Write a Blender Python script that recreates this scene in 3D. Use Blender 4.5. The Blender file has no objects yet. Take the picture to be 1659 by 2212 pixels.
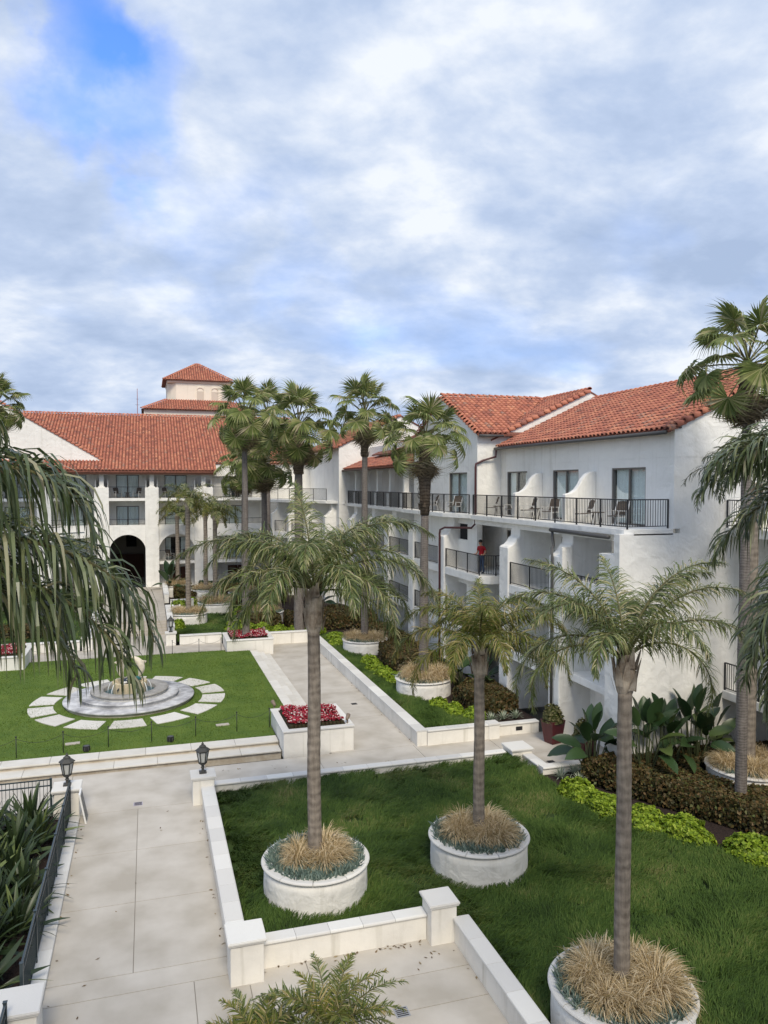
import bpy, math, random
import numpy as np
from mathutils import Matrix, Vector, noise
R = math.radians
random.seed(7)
SC = bpy.context.scene
COL = SC.collection

# ------------------------------------------------------------------ camera, sky, sun, exposure
cam = bpy.data.cameras.new('camera'); camo = bpy.data.objects.new('camera', cam); COL.objects.link(camo)
CAM = Vector((0, 0, 10.8))
camo.location = CAM
camo.rotation_euler = (R(90 - 2.07), 0, R(-17.1))
cam.sensor_fit = 'VERTICAL'; cam.sensor_height = 24; cam.lens = 18.0
cam.clip_start = .1; cam.clip_end = 6000
SC.camera = camo

SUN_EL, SUN_AZ = 48, 184          # azimuth clockwise from +Y: the sun stands behind the viewer
sl = bpy.data.lights.new('sun', 'SUN'); so = bpy.data.objects.new('sun', sl); COL.objects.link(so)
sl.energy = 1.45; sl.angle = R(20); sl.color = (1, .90, .74)
so.rotation_euler = (R(90 - SUN_EL), 0, R(180 - SUN_AZ) + 0)
so.location = (20, -30, 60)

def nn(nt, kind, **kw):
    n = nt.nodes.new(kind)
    for k, v in kw.items():
        if k.startswith('i_'):
            key = k[2:]
            n.inputs[int(key) if key.isdigit() else key.replace('_', ' ')].default_value = v
        else:
            setattr(n, k, v)
    return n
def ramp(nt, stops, interp='LINEAR'):
    n = nt.nodes.new('ShaderNodeValToRGB'); cr = n.color_ramp; cr.interpolation = interp
    while len(cr.elements) < len(stops): cr.elements.new(.5)
    for e, (p, c) in zip(cr.elements, stops):
        e.position = p; e.color = (*c, 1) if len(c) == 3 else c
    return n

def make_world():
    w = bpy.data.worlds.new('World'); SC.world = w; w.use_nodes = True
    nt = w.node_tree; nt.nodes.clear(); L = nt.links.new
    out = nn(nt, 'ShaderNodeOutputWorld')
    sky = nn(nt, 'ShaderNodeTexSky', sky_type='NISHITA', sun_disc=False, sun_elevation=R(SUN_EL), sun_rotation=R(SUN_AZ), air_density=1.0, dust_density=.4, ozone_density=2.5)
    b1 = nn(nt, 'ShaderNodeBackground', i_Strength=.115); 
    tint = nn(nt, 'ShaderNodeMix', data_type='RGBA', blend_type='MULTIPLY', i_0=1.0)
    L(sky.outputs[0], tint.inputs[6]); tint.inputs[7].default_value = (.62, .90, 1.45, 1)
    L(tint.outputs[2], b1.inputs[0])
    tc = nn(nt, 'ShaderNodeTexCoord')
    sep = nn(nt, 'ShaderNodeSeparateXYZ'); L(tc.outputs['Generated'], sep.inputs[0])
    mz = nn(nt, 'ShaderNodeMath', operation='MAXIMUM', i_1=0.0); L(sep.outputs[2], mz.inputs[0])
    az = nn(nt, 'ShaderNodeMath', operation='ADD', i_1=.34); L(mz.outputs[0], az.inputs[0])
    dx = nn(nt, 'ShaderNodeMath', operation='DIVIDE'); L(sep.outputs[0], dx.inputs[0]); L(az.outputs[0], dx.inputs[1])
    dy = nn(nt, 'ShaderNodeMath', operation='DIVIDE'); L(sep.outputs[1], dy.inputs[0]); L(az.outputs[0], dy.inputs[1])
    cb = nn(nt, 'ShaderNodeCombineXYZ'); L(dx.outputs[0], cb.inputs[0]); L(dy.outputs[0], cb.inputs[1])
    mp = nn(nt, 'ShaderNodeMapping'); mp.inputs['Rotation'].default_value = (0, 0, R(28)); mp.inputs['Scale'].default_value = (1.15, 1.35, 1); mp.inputs['Location'].default_value = (3.1, 1.7, .4)
    L(cb.outputs[0], mp.inputs[0])
    n1 = nn(nt, 'ShaderNodeTexNoise', i_Scale=1.0, i_Detail=9.0, i_Roughness=.5, i_Distortion=.2); L(mp.outputs[0], n1.inputs['Vector'])
    n2 = nn(nt, 'ShaderNodeTexNoise', i_Scale=3.1, i_Detail=10.0, i_Roughness=.56, i_Distortion=.1); L(mp.outputs[0], n2.inputs['Vector'])
    # openings in the cloud sheet
    cov = None
    nd = nn(nt, 'ShaderNodeTexNoise', i_Scale=5.5, i_Detail=6.0, i_Roughness=.55); L(tc.outputs['Generated'], nd.inputs['Vector'])
    n_s = nn(nt, 'ShaderNodeVectorMath', operation='SUBTRACT'); L(nd.outputs['Color'], n_s.inputs[0]); n_s.inputs[1].default_value = (.5, .5, .5)
    n_m = nn(nt, 'ShaderNodeVectorMath', operation='SCALE'); L(n_s.outputs[0], n_m.inputs[0]); n_m.inputs['Scale'].default_value = .30
    n_a = nn(nt, 'ShaderNodeVectorMath', operation='ADD'); L(tc.outputs['Generated'], n_a.inputs[0]); L(n_m.outputs[0], n_a.inputs[1])
    n_n = nn(nt, 'ShaderNodeVectorMath', operation='NORMALIZE'); L(n_a.outputs[0], n_n.inputs[0])
    def hole(d, lo, hi, amt):
        nonlocal cov
        v = Vector(d).normalized()
        dt = nn(nt, 'ShaderNodeVectorMath', operation='DOT_PRODUCT'); L(n_n.outputs[0], dt.inputs[0]); dt.inputs[1].default_value = v
        mr = nn(nt, 'ShaderNodeMapRange', interpolation_type='SMOOTHSTEP'); L(dt.outputs['Value'], mr.inputs[0])
        mr.inputs[1].default_value = math.cos(R(lo)); mr.inputs[2].default_value = math.cos(R(hi)); mr.inputs[3].default_value = 0; mr.inputs[4].default_value = amt
        if cov is None: cov = mr.outputs[0]
        else:
            a = nn(nt, 'ShaderNodeMath', operation='ADD'); L(cov, a.inputs[0]); L(mr.outputs[0], a.inputs[1]); cov = a.outputs[0]
    pt, yw = R(-2.07), R(17.1)
    fw = Vector((math.sin(yw) * math.cos(pt), math.cos(yw) * math.cos(pt), math.sin(pt))); rt = Vector((math.cos(yw), -math.sin(yw), 0)); up = rt.cross(fw)
    def dirof(u, v): return fw + rt * ((u - 829.5) / 1659) - up * ((v - 1106) / 1659)
    hole(dirof(200, 140), 8.0, .5, .20); hole(dirof(150, 30), 5, .5, .14); hole(dirof(300, 240), 7, .5, .06)
    hole(dirof(60, 655), 5, .5, .05); hole(dirof(600, 600), 3.0, .4, .05); hole(dirof(410, 480), 4, .5, .04); hole(dirof(60, 250), 4, .5, .10)
    hole(dirof(1400, 300), 8, 1, .05)
    sub = nn(nt, 'ShaderNodeMath', operation='SUBTRACT'); L(n1.outputs[0], sub.inputs[0]); L(cov, sub.inputs[1])
    cm = ramp(nt, [(.16, (0, 0, 0)), (.28, (.45,) * 3), (.37, (.86,) * 3), (.47, (1, 1, 1))]); L(sub.outputs[0], cm.inputs[0])
    # cloud brightness: blue-grey undersides, whiter tops, paler low down
    cc = ramp(nt, [(.34, (.34, .43, .60)), (.46, (.42, .51, .68)), (.55, (.53, .605, .74)), (.66, (.72, .76, .82))])
    av = nn(nt, 'ShaderNodeMath', operation='ADD'); L(n2.outputs[0], av.inputs[0])
    rs = nn(nt, 'ShaderNodeMath', operation='MULTIPLY', i_1=.35); L(sep.outputs[2], rs.inputs[0])
    rs2 = nn(nt, 'ShaderNodeMath', operation='SUBTRACT', i_0=.05); L(rs.outputs[0], rs2.inputs[1])
    L(rs2.outputs[0], av.inputs[1]); L(n2.outputs[0], cc.inputs[0])
    b2 = nn(nt, 'ShaderNodeBackground', i_Strength=.62); L(cc.outputs[0], b2.inputs[0])
    mx = nn(nt, 'ShaderNodeMixShader'); L(cm.outputs[0], mx.inputs[0]); L(b1.outputs[0], mx.inputs[1]); L(b2.outputs[0], mx.inputs[2])
    L(mx.outputs[0], out.inputs[0])
make_world()
SC.view_settings.view_transform = 'Standard'; SC.view_settings.look = 'None'
SC.view_settings.exposure = 1.02; SC.view_settings.gamma = 1; SC.view_settings.use_curve_mapping = False
SC.cycles.max_bounces = 6; SC.cycles.transparent_max_bounces = 8
SC.cycles.use_denoising = True

# ------------------------------------------------------------------ helpers
def tag(o, label=None, cat=None, group=None, kind=None):
    if label: o['label'] = label
    if cat: o['category'] = cat
    if group: o['group'] = group
    if kind: o['kind'] = kind
    return o
def link(o, parent=None):
    COL.objects.link(o)
    if parent is not None:
        o.parent = parent
        if parent.get('_w') or parent.type != 'EMPTY':
            pass
    return o
class Th:      # a thing whose parts are modelled in world coordinates
    pass
def thing(name, label, cat, loc=(0, 0, 0), rz=0, group=None):
    o = bpy.data.objects.new(name, None); COL.objects.link(o)
    o.location = loc; o.rotation_euler = (0, 0, rz); o.empty_display_size = .3
    return tag(o, label, cat, group)
def setp(o, parent):
    """parent o so that o's own numbers stay in world space"""
    o.parent = parent
    m = Matrix.Identity(4); p = parent
    chain = []
    while p is not None: chain.append(p); p = p.parent
    for p in reversed(chain):
        m = m @ p.matrix_parent_inverse @ Matrix.LocRotScale(p.location, p.rotation_euler, p.scale)
    o.matrix_parent_inverse = m.inverted()
    return o

class MB:
    def __init__(s): s.v = []; s.f = []; s.m = []
    def add(s, vs, fs, mi=0):
        b = len(s.v); s.v.extend(vs)
        for f in fs: s.f.append([b + i for i in f]); s.m.append(mi)
        return s
    def box(s, x0, x1, y0, y1, z0, z1, mi=0):
        return s.add([(x0, y0, z0), (x1, y0, z0), (x1, y1, z0), (x0, y1, z0), (x0, y0, z1), (x1, y0, z1), (x1, y1, z1), (x0, y1, z1)],
                     [(0, 3, 2, 1), (4, 5, 6, 7), (0, 1, 5, 4), (1, 2, 6, 5), (2, 3, 7, 6), (3, 0, 4, 7)], mi)
    def bar(s, a, b, w, h, mi=0, up=(0, 0, 1)):
        a = Vector(a); b = Vector(b); d = (b - a).normalized(); u = Vector(up)
        if abs(d.dot(u)) > .99: u = Vector((1, 0, 0))
        r = d.cross(u).normalized() * (w / 2); t = r.cross(d).normalized() * (h / 2)
        vs = [tuple(p + sx * r + sz * t) for p in (a, b) for sx, sz in ((-1, -1), (1, -1), (1, 1), (-1, 1))]
        return s.add(vs, [(0, 1, 2, 3), (7, 6, 5, 4), (0, 4, 5, 1), (1, 5, 6, 2), (2, 6, 7, 3), (3, 7, 4, 0)], mi)
    def tube(s, pts, rad, n=8, mi=0, caps=True):
        pts = [Vector(p) for p in pts]; N = len(pts)
        if not hasattr(rad, '__len__'): rad = [rad] * N
        vs = []; prev = None
        for i, p in enumerate(pts):
            d = (pts[min(i + 1, N - 1)] - pts[max(i - 1, 0)]).normalized()
            if prev is None:
                u = Vector((1, 0, 0)) if abs(d.x) < .9 else Vector((0, 1, 0))
            else: u = prev
            u = (u - d * u.dot(d)).normalized(); prev = u; w = d.cross(u)
            for k in range(n):
                a = 2 * math.pi * k / n
                vs.append(tuple(p + (u * math.cos(a) + w * math.sin(a)) * rad[i]))
        fs = [(i * n + k, i * n + (k + 1) % n, (i + 1) * n + (k + 1) % n, (i + 1) * n + k) for i in range(N - 1) for k in range(n)]
        if caps: fs += [tuple(range(n - 1, -1, -1)), tuple(range((N - 1) * n, N * n))]
        return s.add(vs, fs, mi)
    def lathe(s, prof, cx=0, cy=0, n=32, mi=0, a0=0, a1=2 * math.pi):
        full = abs(a1 - a0 - 2 * math.pi) < 1e-6; K = n if full else n + 1
        vs = [(cx + r * math.cos(a0 + (a1 - a0) * k / n), cy + r * math.sin(a0 + (a1 - a0) * k / n), z) for r, z in prof for k in range(K)]
        fs = []
        for i in range(len(prof) - 1):
            for k in range(n):
                k2 = (k + 1) % K if full else k + 1
                fs.append((i * K + k, i * K + k2, (i + 1) * K + k2, (i + 1) * K + k))
        if not full:
            m = len(prof)
            fs.append(tuple(i * K for i in range(m))); fs.append(tuple(i * K + n for i in range(m - 1, -1, -1)))
        return s.add(vs, fs, mi)
    def prism(s, poly, c0, c1, fn, mi=0):
        """poly: 2-D outline, extruded from c0 to c1; fn(a,b,c) -> xyz"""
        n = len(poly)
        vs = [fn(a, b, c0) for a, b in poly] + [fn(a, b, c1) for a, b in poly]
        fs = [tuple(range(n)), tuple(range(2 * n - 1, n - 1, -1))] + [(i, i + n, (i + 1) % n + n, (i + 1) % n) for i in range(n)]
        return s.add(vs, fs, mi)
    def mesh(s, name, mats, smooth=False):
        me = bpy.data.meshes.new(name); me.from_pydata([tuple(v) for v in s.v], [], s.f)
        for m in (mats if isinstance(mats, (list, tuple)) else [mats]): me.materials.append(m)
        if any(s.m): me.polygons.foreach_set('material_index', s.m)
        if smooth: me.polygons.foreach_set('use_smooth', [True] * len(s.f))
        me.update(); return me
    def build(s, name, mats, parent=None, smooth=False, bevel=0, world=True, fix=True):
        me = s.mesh(name, mats, smooth)
        if fix: fixn(me)
        o = bpy.data.objects.new(name, me); COL.objects.link(o)
        if parent is not None:
            if world: setp(o, parent)
            else: o.parent = parent
        if bevel:
            b = o.modifiers.new('bevel', 'BEVEL'); b.width = bevel; b.segments = 2; b.limit_method = 'ANGLE'; b.angle_limit = R(50)
        return o
import bmesh
def fixn(me):
    bm = bmesh.new(); bm.from_mesh(me); bmesh.ops.recalc_face_normals(bm, faces=bm.faces); bm.to_mesh(me); bm.free()
def inst(me, name, parent, mat4, world=True):
    o = bpy.data.objects.new(name, me); COL.objects.link(o)
    if world and parent is not None: setp(o, parent)
    elif parent is not None: o.parent = parent
    o.matrix_basis = mat4
    return o
def bigmesh(name, V, F, mat, parent=None, smooth=False, mi=None, world=True):
    """numpy verts (n,3) and faces (m,k) all of k corners"""
    V = np.asarray(V, np.float32); F = np.asarray(F, np.int32); k = F.shape[1]
    me = bpy.data.meshes.new(name)
    me.vertices.add(len(V)); me.vertices.foreach_set('co', V.ravel())
    me.loops.add(F.size); me.loops.foreach_set('vertex_index', F.ravel())
    me.polygons.add(len(F)); me.polygons.foreach_set('loop_start', np.arange(0, F.size, k, dtype=np.int32))
    me.polygons.foreach_set('loop_total', np.full(len(F), k, np.int32))
    for m in (mat if isinstance(mat, (list, tuple)) else [mat]): me.materials.append(m)
    if mi is not None: me.polygons.foreach_set('material_index', np.asarray(mi, np.int32))
    if smooth: me.polygons.foreach_set('use_smooth', np.ones(len(F), bool))
    me.update(calc_edges=True); me.validate()
    if name.startswith('_'): return me
    o = bpy.data.objects.new(name, me); COL.objects.link(o)
    if parent is not None:
        if world: setp(o, parent)
        else: o.parent = parent
    return o
def AX(axis):
    return (lambda a, c, z: (a, c, z)) if axis == 'Y' else (lambda a, c, z: (c, a, z))

# ------------------------------------------------------------------ materials
MATS = {}
def mat(name, col, rough=.85, var=.0, vscale=3., bump=0., bscale=40., spec=.3, col2=None, metal=0., stretch=(1, 1, 1), ext=None):
    m = bpy.data.materials.new(name); m.use_nodes = True; nt = m.node_tree; L = nt.links.new
    p = nt.nodes['Principled BSDF']; p.inputs['Roughness'].default_value = rough; p.inputs['Metallic'].default_value = metal
    p.inputs['Specular IOR Level'].default_value = spec
    p.inputs['Base Color'].default_value = (*col, 1)
    tc = nn(nt, 'ShaderNodeTexCoord'); mp = nn(nt, 'ShaderNodeMapping'); mp.inputs['Scale'].default_value = stretch; L(tc.outputs['Object'], mp.inputs[0])
    if var or col2:
        n = nn(nt, 'ShaderNodeTexNoise', i_Scale=vscale, i_Detail=7.0, i_Roughness=.6); L(mp.outputs[0], n.inputs['Vector'])
        c2 = col2 or tuple(c * (1 - var) for c in col)
        rp = ramp(nt, [(.33, c2), (.62, col)]); L(n.outputs[0], rp.inputs[0]); L(rp.outputs[0], p.inputs['Base Color'])
    if bump:
        n = nn(nt, 'ShaderNodeTexNoise', i_Scale=bscale, i_Detail=5.0, i_Roughness=.6); L(mp.outputs[0], n.inputs['Vector'])
        b = nn(nt, 'ShaderNodeBump', i_Strength=bump, i_Distance=.05); L(n.outputs[0], b.inputs['Height']); L(b.outputs[0], p.inputs['Normal'])
    MATS[name] = m
    if ext: ext(m, nt, p, tc)
    return m
def stucco(name, col, dirt=.12, trowel=.25):
    m = bpy.data.materials.new(name); m.use_nodes = True; nt = m.node_tree; L = nt.links.new
    p = nt.nodes['Principled BSDF']; p.inputs['Roughness'].default_value = .9; p.inputs['Specular IOR Level'].default_value = .2
    tc = nn(nt, 'ShaderNodeTexCoord')
    n1 = nn(nt, 'ShaderNodeTexNoise', i_Scale=.8, i_Detail=8.0, i_Roughness=.65); L(tc.outputs['Object'], n1.inputs['Vector'])
    mp = nn(nt, 'ShaderNodeMapping'); mp.inputs['Scale'].default_value = (2.2, 2.2, .16); L(tc.outputs['Object'], mp.inputs[0])
    n2 = nn(nt, 'ShaderNodeTexNoise', i_Scale=1.3, i_Detail=6.0, i_Roughness=.6); L(mp.outputs[0], n2.inputs['Vector'])
    r1 = ramp(nt, [(.35, tuple(c * (1 - dirt) for c in col)), (.6, col)]); L(n1.outputs[0], r1.inputs[0])
    r2 = ramp(nt, [(.30, (1 - dirt * 1.5, 1 - dirt * 1.55, 1 - dirt * 1.75)), (.46, (1, 1, 1))]); L(n2.outputs[0], r2.inputs[0])
    mx = nn(nt, 'ShaderNodeMix', data_type='RGBA', blend_type='MULTIPLY', i_0=1.0); L(r1.outputs[0], mx.inputs[6]); L(r2.outputs[0], mx.inputs[7]); L(mx.outputs[2], p.inputs['Base Color'])
    n3 = nn(nt, 'ShaderNodeTexNoise', i_Scale=2.2, i_Detail=3.0, i_Roughness=.5, i_Distortion=.4); L(tc.outputs['Object'], n3.inputs['Vector'])
    n4 = nn(nt, 'ShaderNodeTexNoise', i_Scale=55., i_Detail=3.0); L(tc.outputs['Object'], n4.inputs['Vector'])
    b1 = nn(nt, 'ShaderNodeBump', i_Strength=trowel, i_Distance=.12); L(n3.outputs[0], b1.inputs['Height'])
    b2 = nn(nt, 'ShaderNodeBump', i_Strength=.12, i_Distance=.02); L(n4.outputs[0], b2.inputs['Height']); L(b1.outputs[0], b2.inputs['Normal'])
    L(b2.outputs[0], p.inputs['Normal']); MATS[name] = m
    return m
def rndmat(name, stops, rough=.6, transl=.0, spec=.3, bump=0, bscale=60, noise_mix=0., nscale=2.):
    """colour picked per loose piece and per object"""
    m = bpy.data.materials.new(name); m.use_nodes = True; nt = m.node_tree; L = nt.links.new
    p = nt.nodes['Principled BSDF']; p.inputs['Roughness'].default_value = rough; p.inputs['Specular IOR Level'].default_value = spec
    g = nn(nt, 'ShaderNodeNewGeometry'); oi = nn(nt, 'ShaderNodeObjectInfo')
    a = nn(nt, 'ShaderNodeMath', operation='ADD'); L(g.outputs['Random Per Island'], a.inputs[0]); L(oi.outputs['Random'], a.inputs[1])
    fr = nn(nt, 'ShaderNodeMath', operation='FRACT'); L(a.outputs[0], fr.inputs[0]); src = fr.outputs[0]
    tc = nn(nt, 'ShaderNodeTexCoord')
    if noise_mix:
        n = nn(nt, 'ShaderNodeTexNoise', i_Scale=nscale, i_Detail=4.0); L(tc.outputs['Object'], n.inputs['Vector'])
        mr = nn(nt, 'ShaderNodeMapRange'); L(n.outputs[0], mr.inputs[0]); mr.inputs[1].default_value = .3; mr.inputs[2].default_value = .7
        mm = nn(nt, 'ShaderNodeMix', i_0=noise_mix); L(src, mm.inputs[2]); L(mr.outputs[0], mm.inputs[3]); src = mm.outputs[0]
    rp = ramp(nt, stops); L(src, rp.inputs[0]); L(rp.outputs[0], p.inputs['Base Color'])
    if bump:
        n = nn(nt, 'ShaderNodeTexNoise', i_Scale=bscale, i_Detail=4.0); L(tc.outputs['Object'], n.inputs['Vector'])
        b = nn(nt, 'ShaderNodeBump', i_Strength=bump, i_Distance=.02); L(n.outputs[0], b.inputs['Height']); L(b.outputs[0], p.inputs['Normal'])
    if transl:
        t = nn(nt, 'ShaderNodeBsdfTranslucent'); L(rp.outputs[0], t.inputs[0]); mx = nn(nt, 'ShaderNodeMixShader', i_0=transl)
        L(p.outputs[0], mx.inputs[1]); L(t.outputs[0], mx.inputs[2]); L(mx.outputs[0], nt.nodes['Material Output'].inputs[0])
    MATS[name] = m; return m

WHITE = stucco('white_stucco', (.87, .855, .81), .07, .5)
WALLW = stucco('garden_wall_stucco', (.84, .81, .745), .14, .15)
PLANT = stucco('planter_plaster', (.82, .80, .75), .14, .6)
STONE = rndmat('cap_stone', [(0, (.58, .57, .545)), (.5, (.66, .645, .61)), (1, (.74, .73, .69))], .8, bump=.25, bscale=30)
def conc_ext(m, nt, p, tc): pass
CONC = mat('concrete', (.46, .425, .37), .9, col2=(.37, .335, .285), vscale=1.1, bump=.15, bscale=70)
CONC2 = rndmat('paving_concrete', [(.1, (.40, .365, .31)), (.5, (.475, .44, .385)), (.9, (.54, .505, .45))], .9, bump=.12, bscale=50, noise_mix=.78, nscale=.9)
JOINT = mat('joint', (.26, .24, .21), .95)
STEP = rndmat('step_stone', [(0, (.54, .51, .45)), (.5, (.62, .595, .54)), (1, (.70, .68, .63))], .85, bump=.2, bscale=20, noise_mix=.4, nscale=2)
RISER = mat('step_riser', (.45, .38, .29), .9, col2=(.60, .55, .46), vscale=2.5)
SOIL = mat('soil', (.045, .028, .022), .95, col2=(.022, .014, .012), vscale=14, bump=1., bscale=35)
TILE = rndmat('roof_tile', [(0, (.24, .11, .085)), (.2, (.40, .145, .10)), (.5, (.54, .215, .135)), (.72, (.45, .165, .11)), (.88, (.64, .28, .165)), (.95, (.30, .18, .145)), (1, (.22, .15, .125))], .8, bump=.3, bscale=25, noise_mix=.10, nscale=9)
DECK = mat('roof_underlay', (.26, .105, .07), .9, col2=(.12, .05, .04), vscale=8)
MORTAR = mat('mortar', (.62, .52, .42), .9, var=.2, vscale=6)
BLACK = mat('black_metal', (.014, .014, .017), .45, spec=.5)
FENCE = mat('fence_metal', (.03, .045, .05), .35, spec=.6)
GUTTER = mat('gutter_metal', (.075, .075, .075), .5, spec=.5)
PIPER = mat('brown_downpipe', (.075, .022, .025), .45, spec=.5)
FRAME = mat('door_frame_bronze', (.16, .145, .13), .5)
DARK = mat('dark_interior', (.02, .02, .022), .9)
CURT = mat('curtain', (.90, .91, .88), .9, var=.12, vscale=3, stretch=(6, 6, .3))
WOOD = mat('stained_wood', (.09, .035, .02), .6, var=.4, vscale=3, stretch=(1, 1, 12))
WOODG = mat('weathered_wood', (.17, .135, .105), .8, var=.35, vscale=10)
WHITEM = mat('white_painted_metal', (.78, .78, .76), .5)
POTR = mat('oxblood_glaze', (.085, .012, .016), .35, var=.35, vscale=6, spec=.5)
def glass():
    m = bpy.data.materials.new('window_glass'); m.use_nodes = True; nt = m.node_tree; L = nt.links.new
    nt.nodes.remove(nt.nodes['Principled BSDF'])
    t = nn(nt, 'ShaderNodeBsdfTransparent'); t.inputs[0].default_value = (.95, .98, .98, 1); g = nn(nt, 'ShaderNodeBsdfGlossy', i_Roughness=.03); g.inputs[0].default_value = (.9, .95, 1, 1)
    f = nn(nt, 'ShaderNodeLayerWeight', i_Blend=.25); a = nn(nt, 'ShaderNodeMath', operation='MULTIPLY_ADD', i_1=.25, i_2=.05); L(f.outputs['Facing'], a.inputs[0])
    mx = nn(nt, 'ShaderNodeMixShader'); L(a.outputs[0], mx.inputs[0]); L(t.outputs[0], mx.inputs[1]); L(g.outputs[0], mx.inputs[2]); L(mx.outputs[0], nt.nodes['Material Output'].inputs[0])
    return m
GLASS = glass()
FROND = rndmat('palm_leaflet', [(0, (.055, .085, .02)), (.3, (.10, .14, .034)), (.6, (.175, .21, .06)), (.82, (.29, .295, .11)), (.95, (.42, .37, .20)), (1, (.52, .45, .30))], .38, .25, spec=.5)
FROND_Y = rndmat('young_palm_leaflet', [(0, (.08, .12, .018)), (.4, (.14, .17, .028)), (.7, (.22, .215, .05)), (.9, (.34, .27, .09)), (1, (.45, .37, .20))], .45, .3, spec=.4)
FROND_D = rndmat('dark_palm_leaflet', [(0, (.034, .048, .018)), (.45, (.06, .08, .03)), (.8, (.10, .12, .05)), (.95, (.17, .18, .085)), (1, (.28, .25, .15))], .38, .2, spec=.55)
FROND_L = rndmat('hanging_palm_leaflet', [(0, (.045, .065, .024)), (.4, (.085, .115, .042)), (.75, (.15, .18, .075)), (.93, (.25, .26, .13)), (1, (.36, .32, .20))], .36, .22, spec=.55)
RACHIS = mat('palm_rachis', (.13, .12, .05), .6, var=.4, vscale=6)
FAN = rndmat('fan_palm_leaf', [(0, (.095, .13, .035)), (.4, (.17, .215, .06)), (.72, (.27, .30, .10)), (.9, (.38, .36, .17)), (1, (.46, .40, .26))], .5, .25, spec=.35)
FAND = rndmat('dead_fan_leaf', [(0, (.14, .11, .07)), (.5, (.24, .19, .12)), (1, (.36, .29, .19))], .85, .15)
def trunk_mat(name, c1, c2, ring=9., bump=.6, wmix=.14):
    m = bpy.data.materials.new(name); m.use_nodes = True; nt = m.node_tree; L = nt.links.new
    p = nt.nodes['Principled BSDF']; p.inputs['Roughness'].default_value = .9; p.inputs['Specular IOR Level'].default_value = .15
    tc = nn(nt, 'ShaderNodeTexCoord')
    wv = nn(nt, 'ShaderNodeTexWave', wave_type='BANDS', bands_direction='Z', i_Scale=ring / 6.28, i_Distortion=4.5, i_Detail=4.0); wv.inputs['Detail Scale'].default_value = 2.; L(tc.outputs['Object'], wv.inputs['Vector'])
    mp = nn(nt, 'ShaderNodeMapping'); mp.inputs['Scale'].default_value = (7, 7, .55); L(tc.outputs['Object'], mp.inputs[0])
    n = nn(nt, 'ShaderNodeTexNoise', i_Scale=2.2, i_Detail=8.0, i_Roughness=.7); L(mp.outputs[0], n.inputs['Vector'])
    n5 = nn(nt, 'ShaderNodeTexNoise', i_Scale=5., i_Detail=6.0, i_Roughness=.7); L(tc.outputs['Object'], n5.inputs['Vector'])
    mm = nn(nt, 'ShaderNodeMix', i_0=.5); L(n.outputs[0], mm.inputs[2]); L(n5.outputs[0], mm.inputs[3])
    m2 = nn(nt, 'ShaderNodeMix', i_0=wmix); L(mm.outputs[0], m2.inputs[2]); L(wv.outputs[0], m2.inputs[3])
    rp = ramp(nt, [(.34, c2), (.5, tuple((a + b) / 2 for a, b in zip(c1, c2))), (.66, c1)]); L(m2.outputs[0], rp.inputs[0]); L(rp.outputs[0], p.inputs['Base Color'])
    b = nn(nt, 'ShaderNodeBump', i_Strength=bump, i_Distance=.03); L(m2.outputs[0], b.inputs['Height']); L(b.outputs[0], p.inputs['Normal'])
    return m
TRUNK = trunk_mat('ringed_palm_bark', (.34, .295, .245), (.12, .10, .082), 9, .8, .10)
TRUNKF = trunk_mat('fan_palm_bark', (.23, .205, .185), (.09, .078, .07), 22)
TRUNKB = trunk_mat('fan_palm_boots', (.17, .135, .10), (.05, .036, .027), 12, 1.)
SHAFT = trunk_mat('old_leaf_base', (.62, .54, .44), (.16, .115, .08), 3, .5)
GRASS = rndmat('long_grass', [(.1, (.024, .048, .008)), (.4, (.05, .095, .015)), (.65, (.085, .14, .025)), (.82, (.135, .165, .042)), (1, (.24, .205, .09))], .6, .2, spec=.2, noise_mix=.55, nscale=.55)
TURF = mat('turf_soil', (.04, .07, .015), .95, col2=(.018, .036, .008), vscale=1.2, bump=.5, bscale=20)
LAWN = mat('mown_lawn', (.115, .175, .028), .95, col2=(.07, .125, .02), vscale=.9, bump=.6, bscale=45)
BLADE = rndmat('mown_blades', [(0, (.075, .135, .016)), (.5, (.12, .19, .026)), (.9, (.18, .22, .05)), (1, (.28, .24, .10))], .6, .2, spec=.2, noise_mix=.5, nscale=.5)
FEATH = rndmat('feather_grass', [(0, (.20, .16, .06)), (.15, (.40, .29, .14)), (.5, (.64, .50, .29)), (1, (.86, .74, .52))], .7, .3, spec=.2)
SUCC = rndmat('blue_succulent', [(0, (.08, .125, .105)), (.5, (.145, .21, .18)), (1, (.28, .35, .30))], .6, .1)
HEDGE = rndmat('bronze_hedge_leaf', [(0, (.03, .036, .012)), (.3, (.065, .06, .02)), (.6, (.105, .068, .026)), (.8, (.155, .092, .036)), (1, (.10, .125, .035))], .55, .15)
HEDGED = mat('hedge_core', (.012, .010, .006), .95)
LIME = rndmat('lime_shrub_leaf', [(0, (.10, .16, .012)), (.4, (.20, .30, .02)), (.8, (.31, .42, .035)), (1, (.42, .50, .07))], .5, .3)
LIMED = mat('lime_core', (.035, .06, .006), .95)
BOP = rndmat('bird_of_paradise_leaf', [(0, (.016, .038, .014)), (.5, (.026, .058, .02)), (.85, (.045, .085, .028)), (1, (.10, .14, .04))], .38, .12, spec=.5)
BOPS = mat('bird_of_paradise_stem', (.06, .075, .03), .6, var=.4)
STREL = rndmat('sword_leaf', [(0, (.02, .036, .014)), (.5, (.035, .058, .022)), (.85, (.06, .09, .03)), (1, (.17, .21, .06))], .4, .12, spec=.45)
SILV = rndmat('silver_sword_leaf', [(0, (.16, .21, .13)), (.6, (.33, .38, .27)), (1, (.5, .53, .42))], .5, .15)
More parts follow.
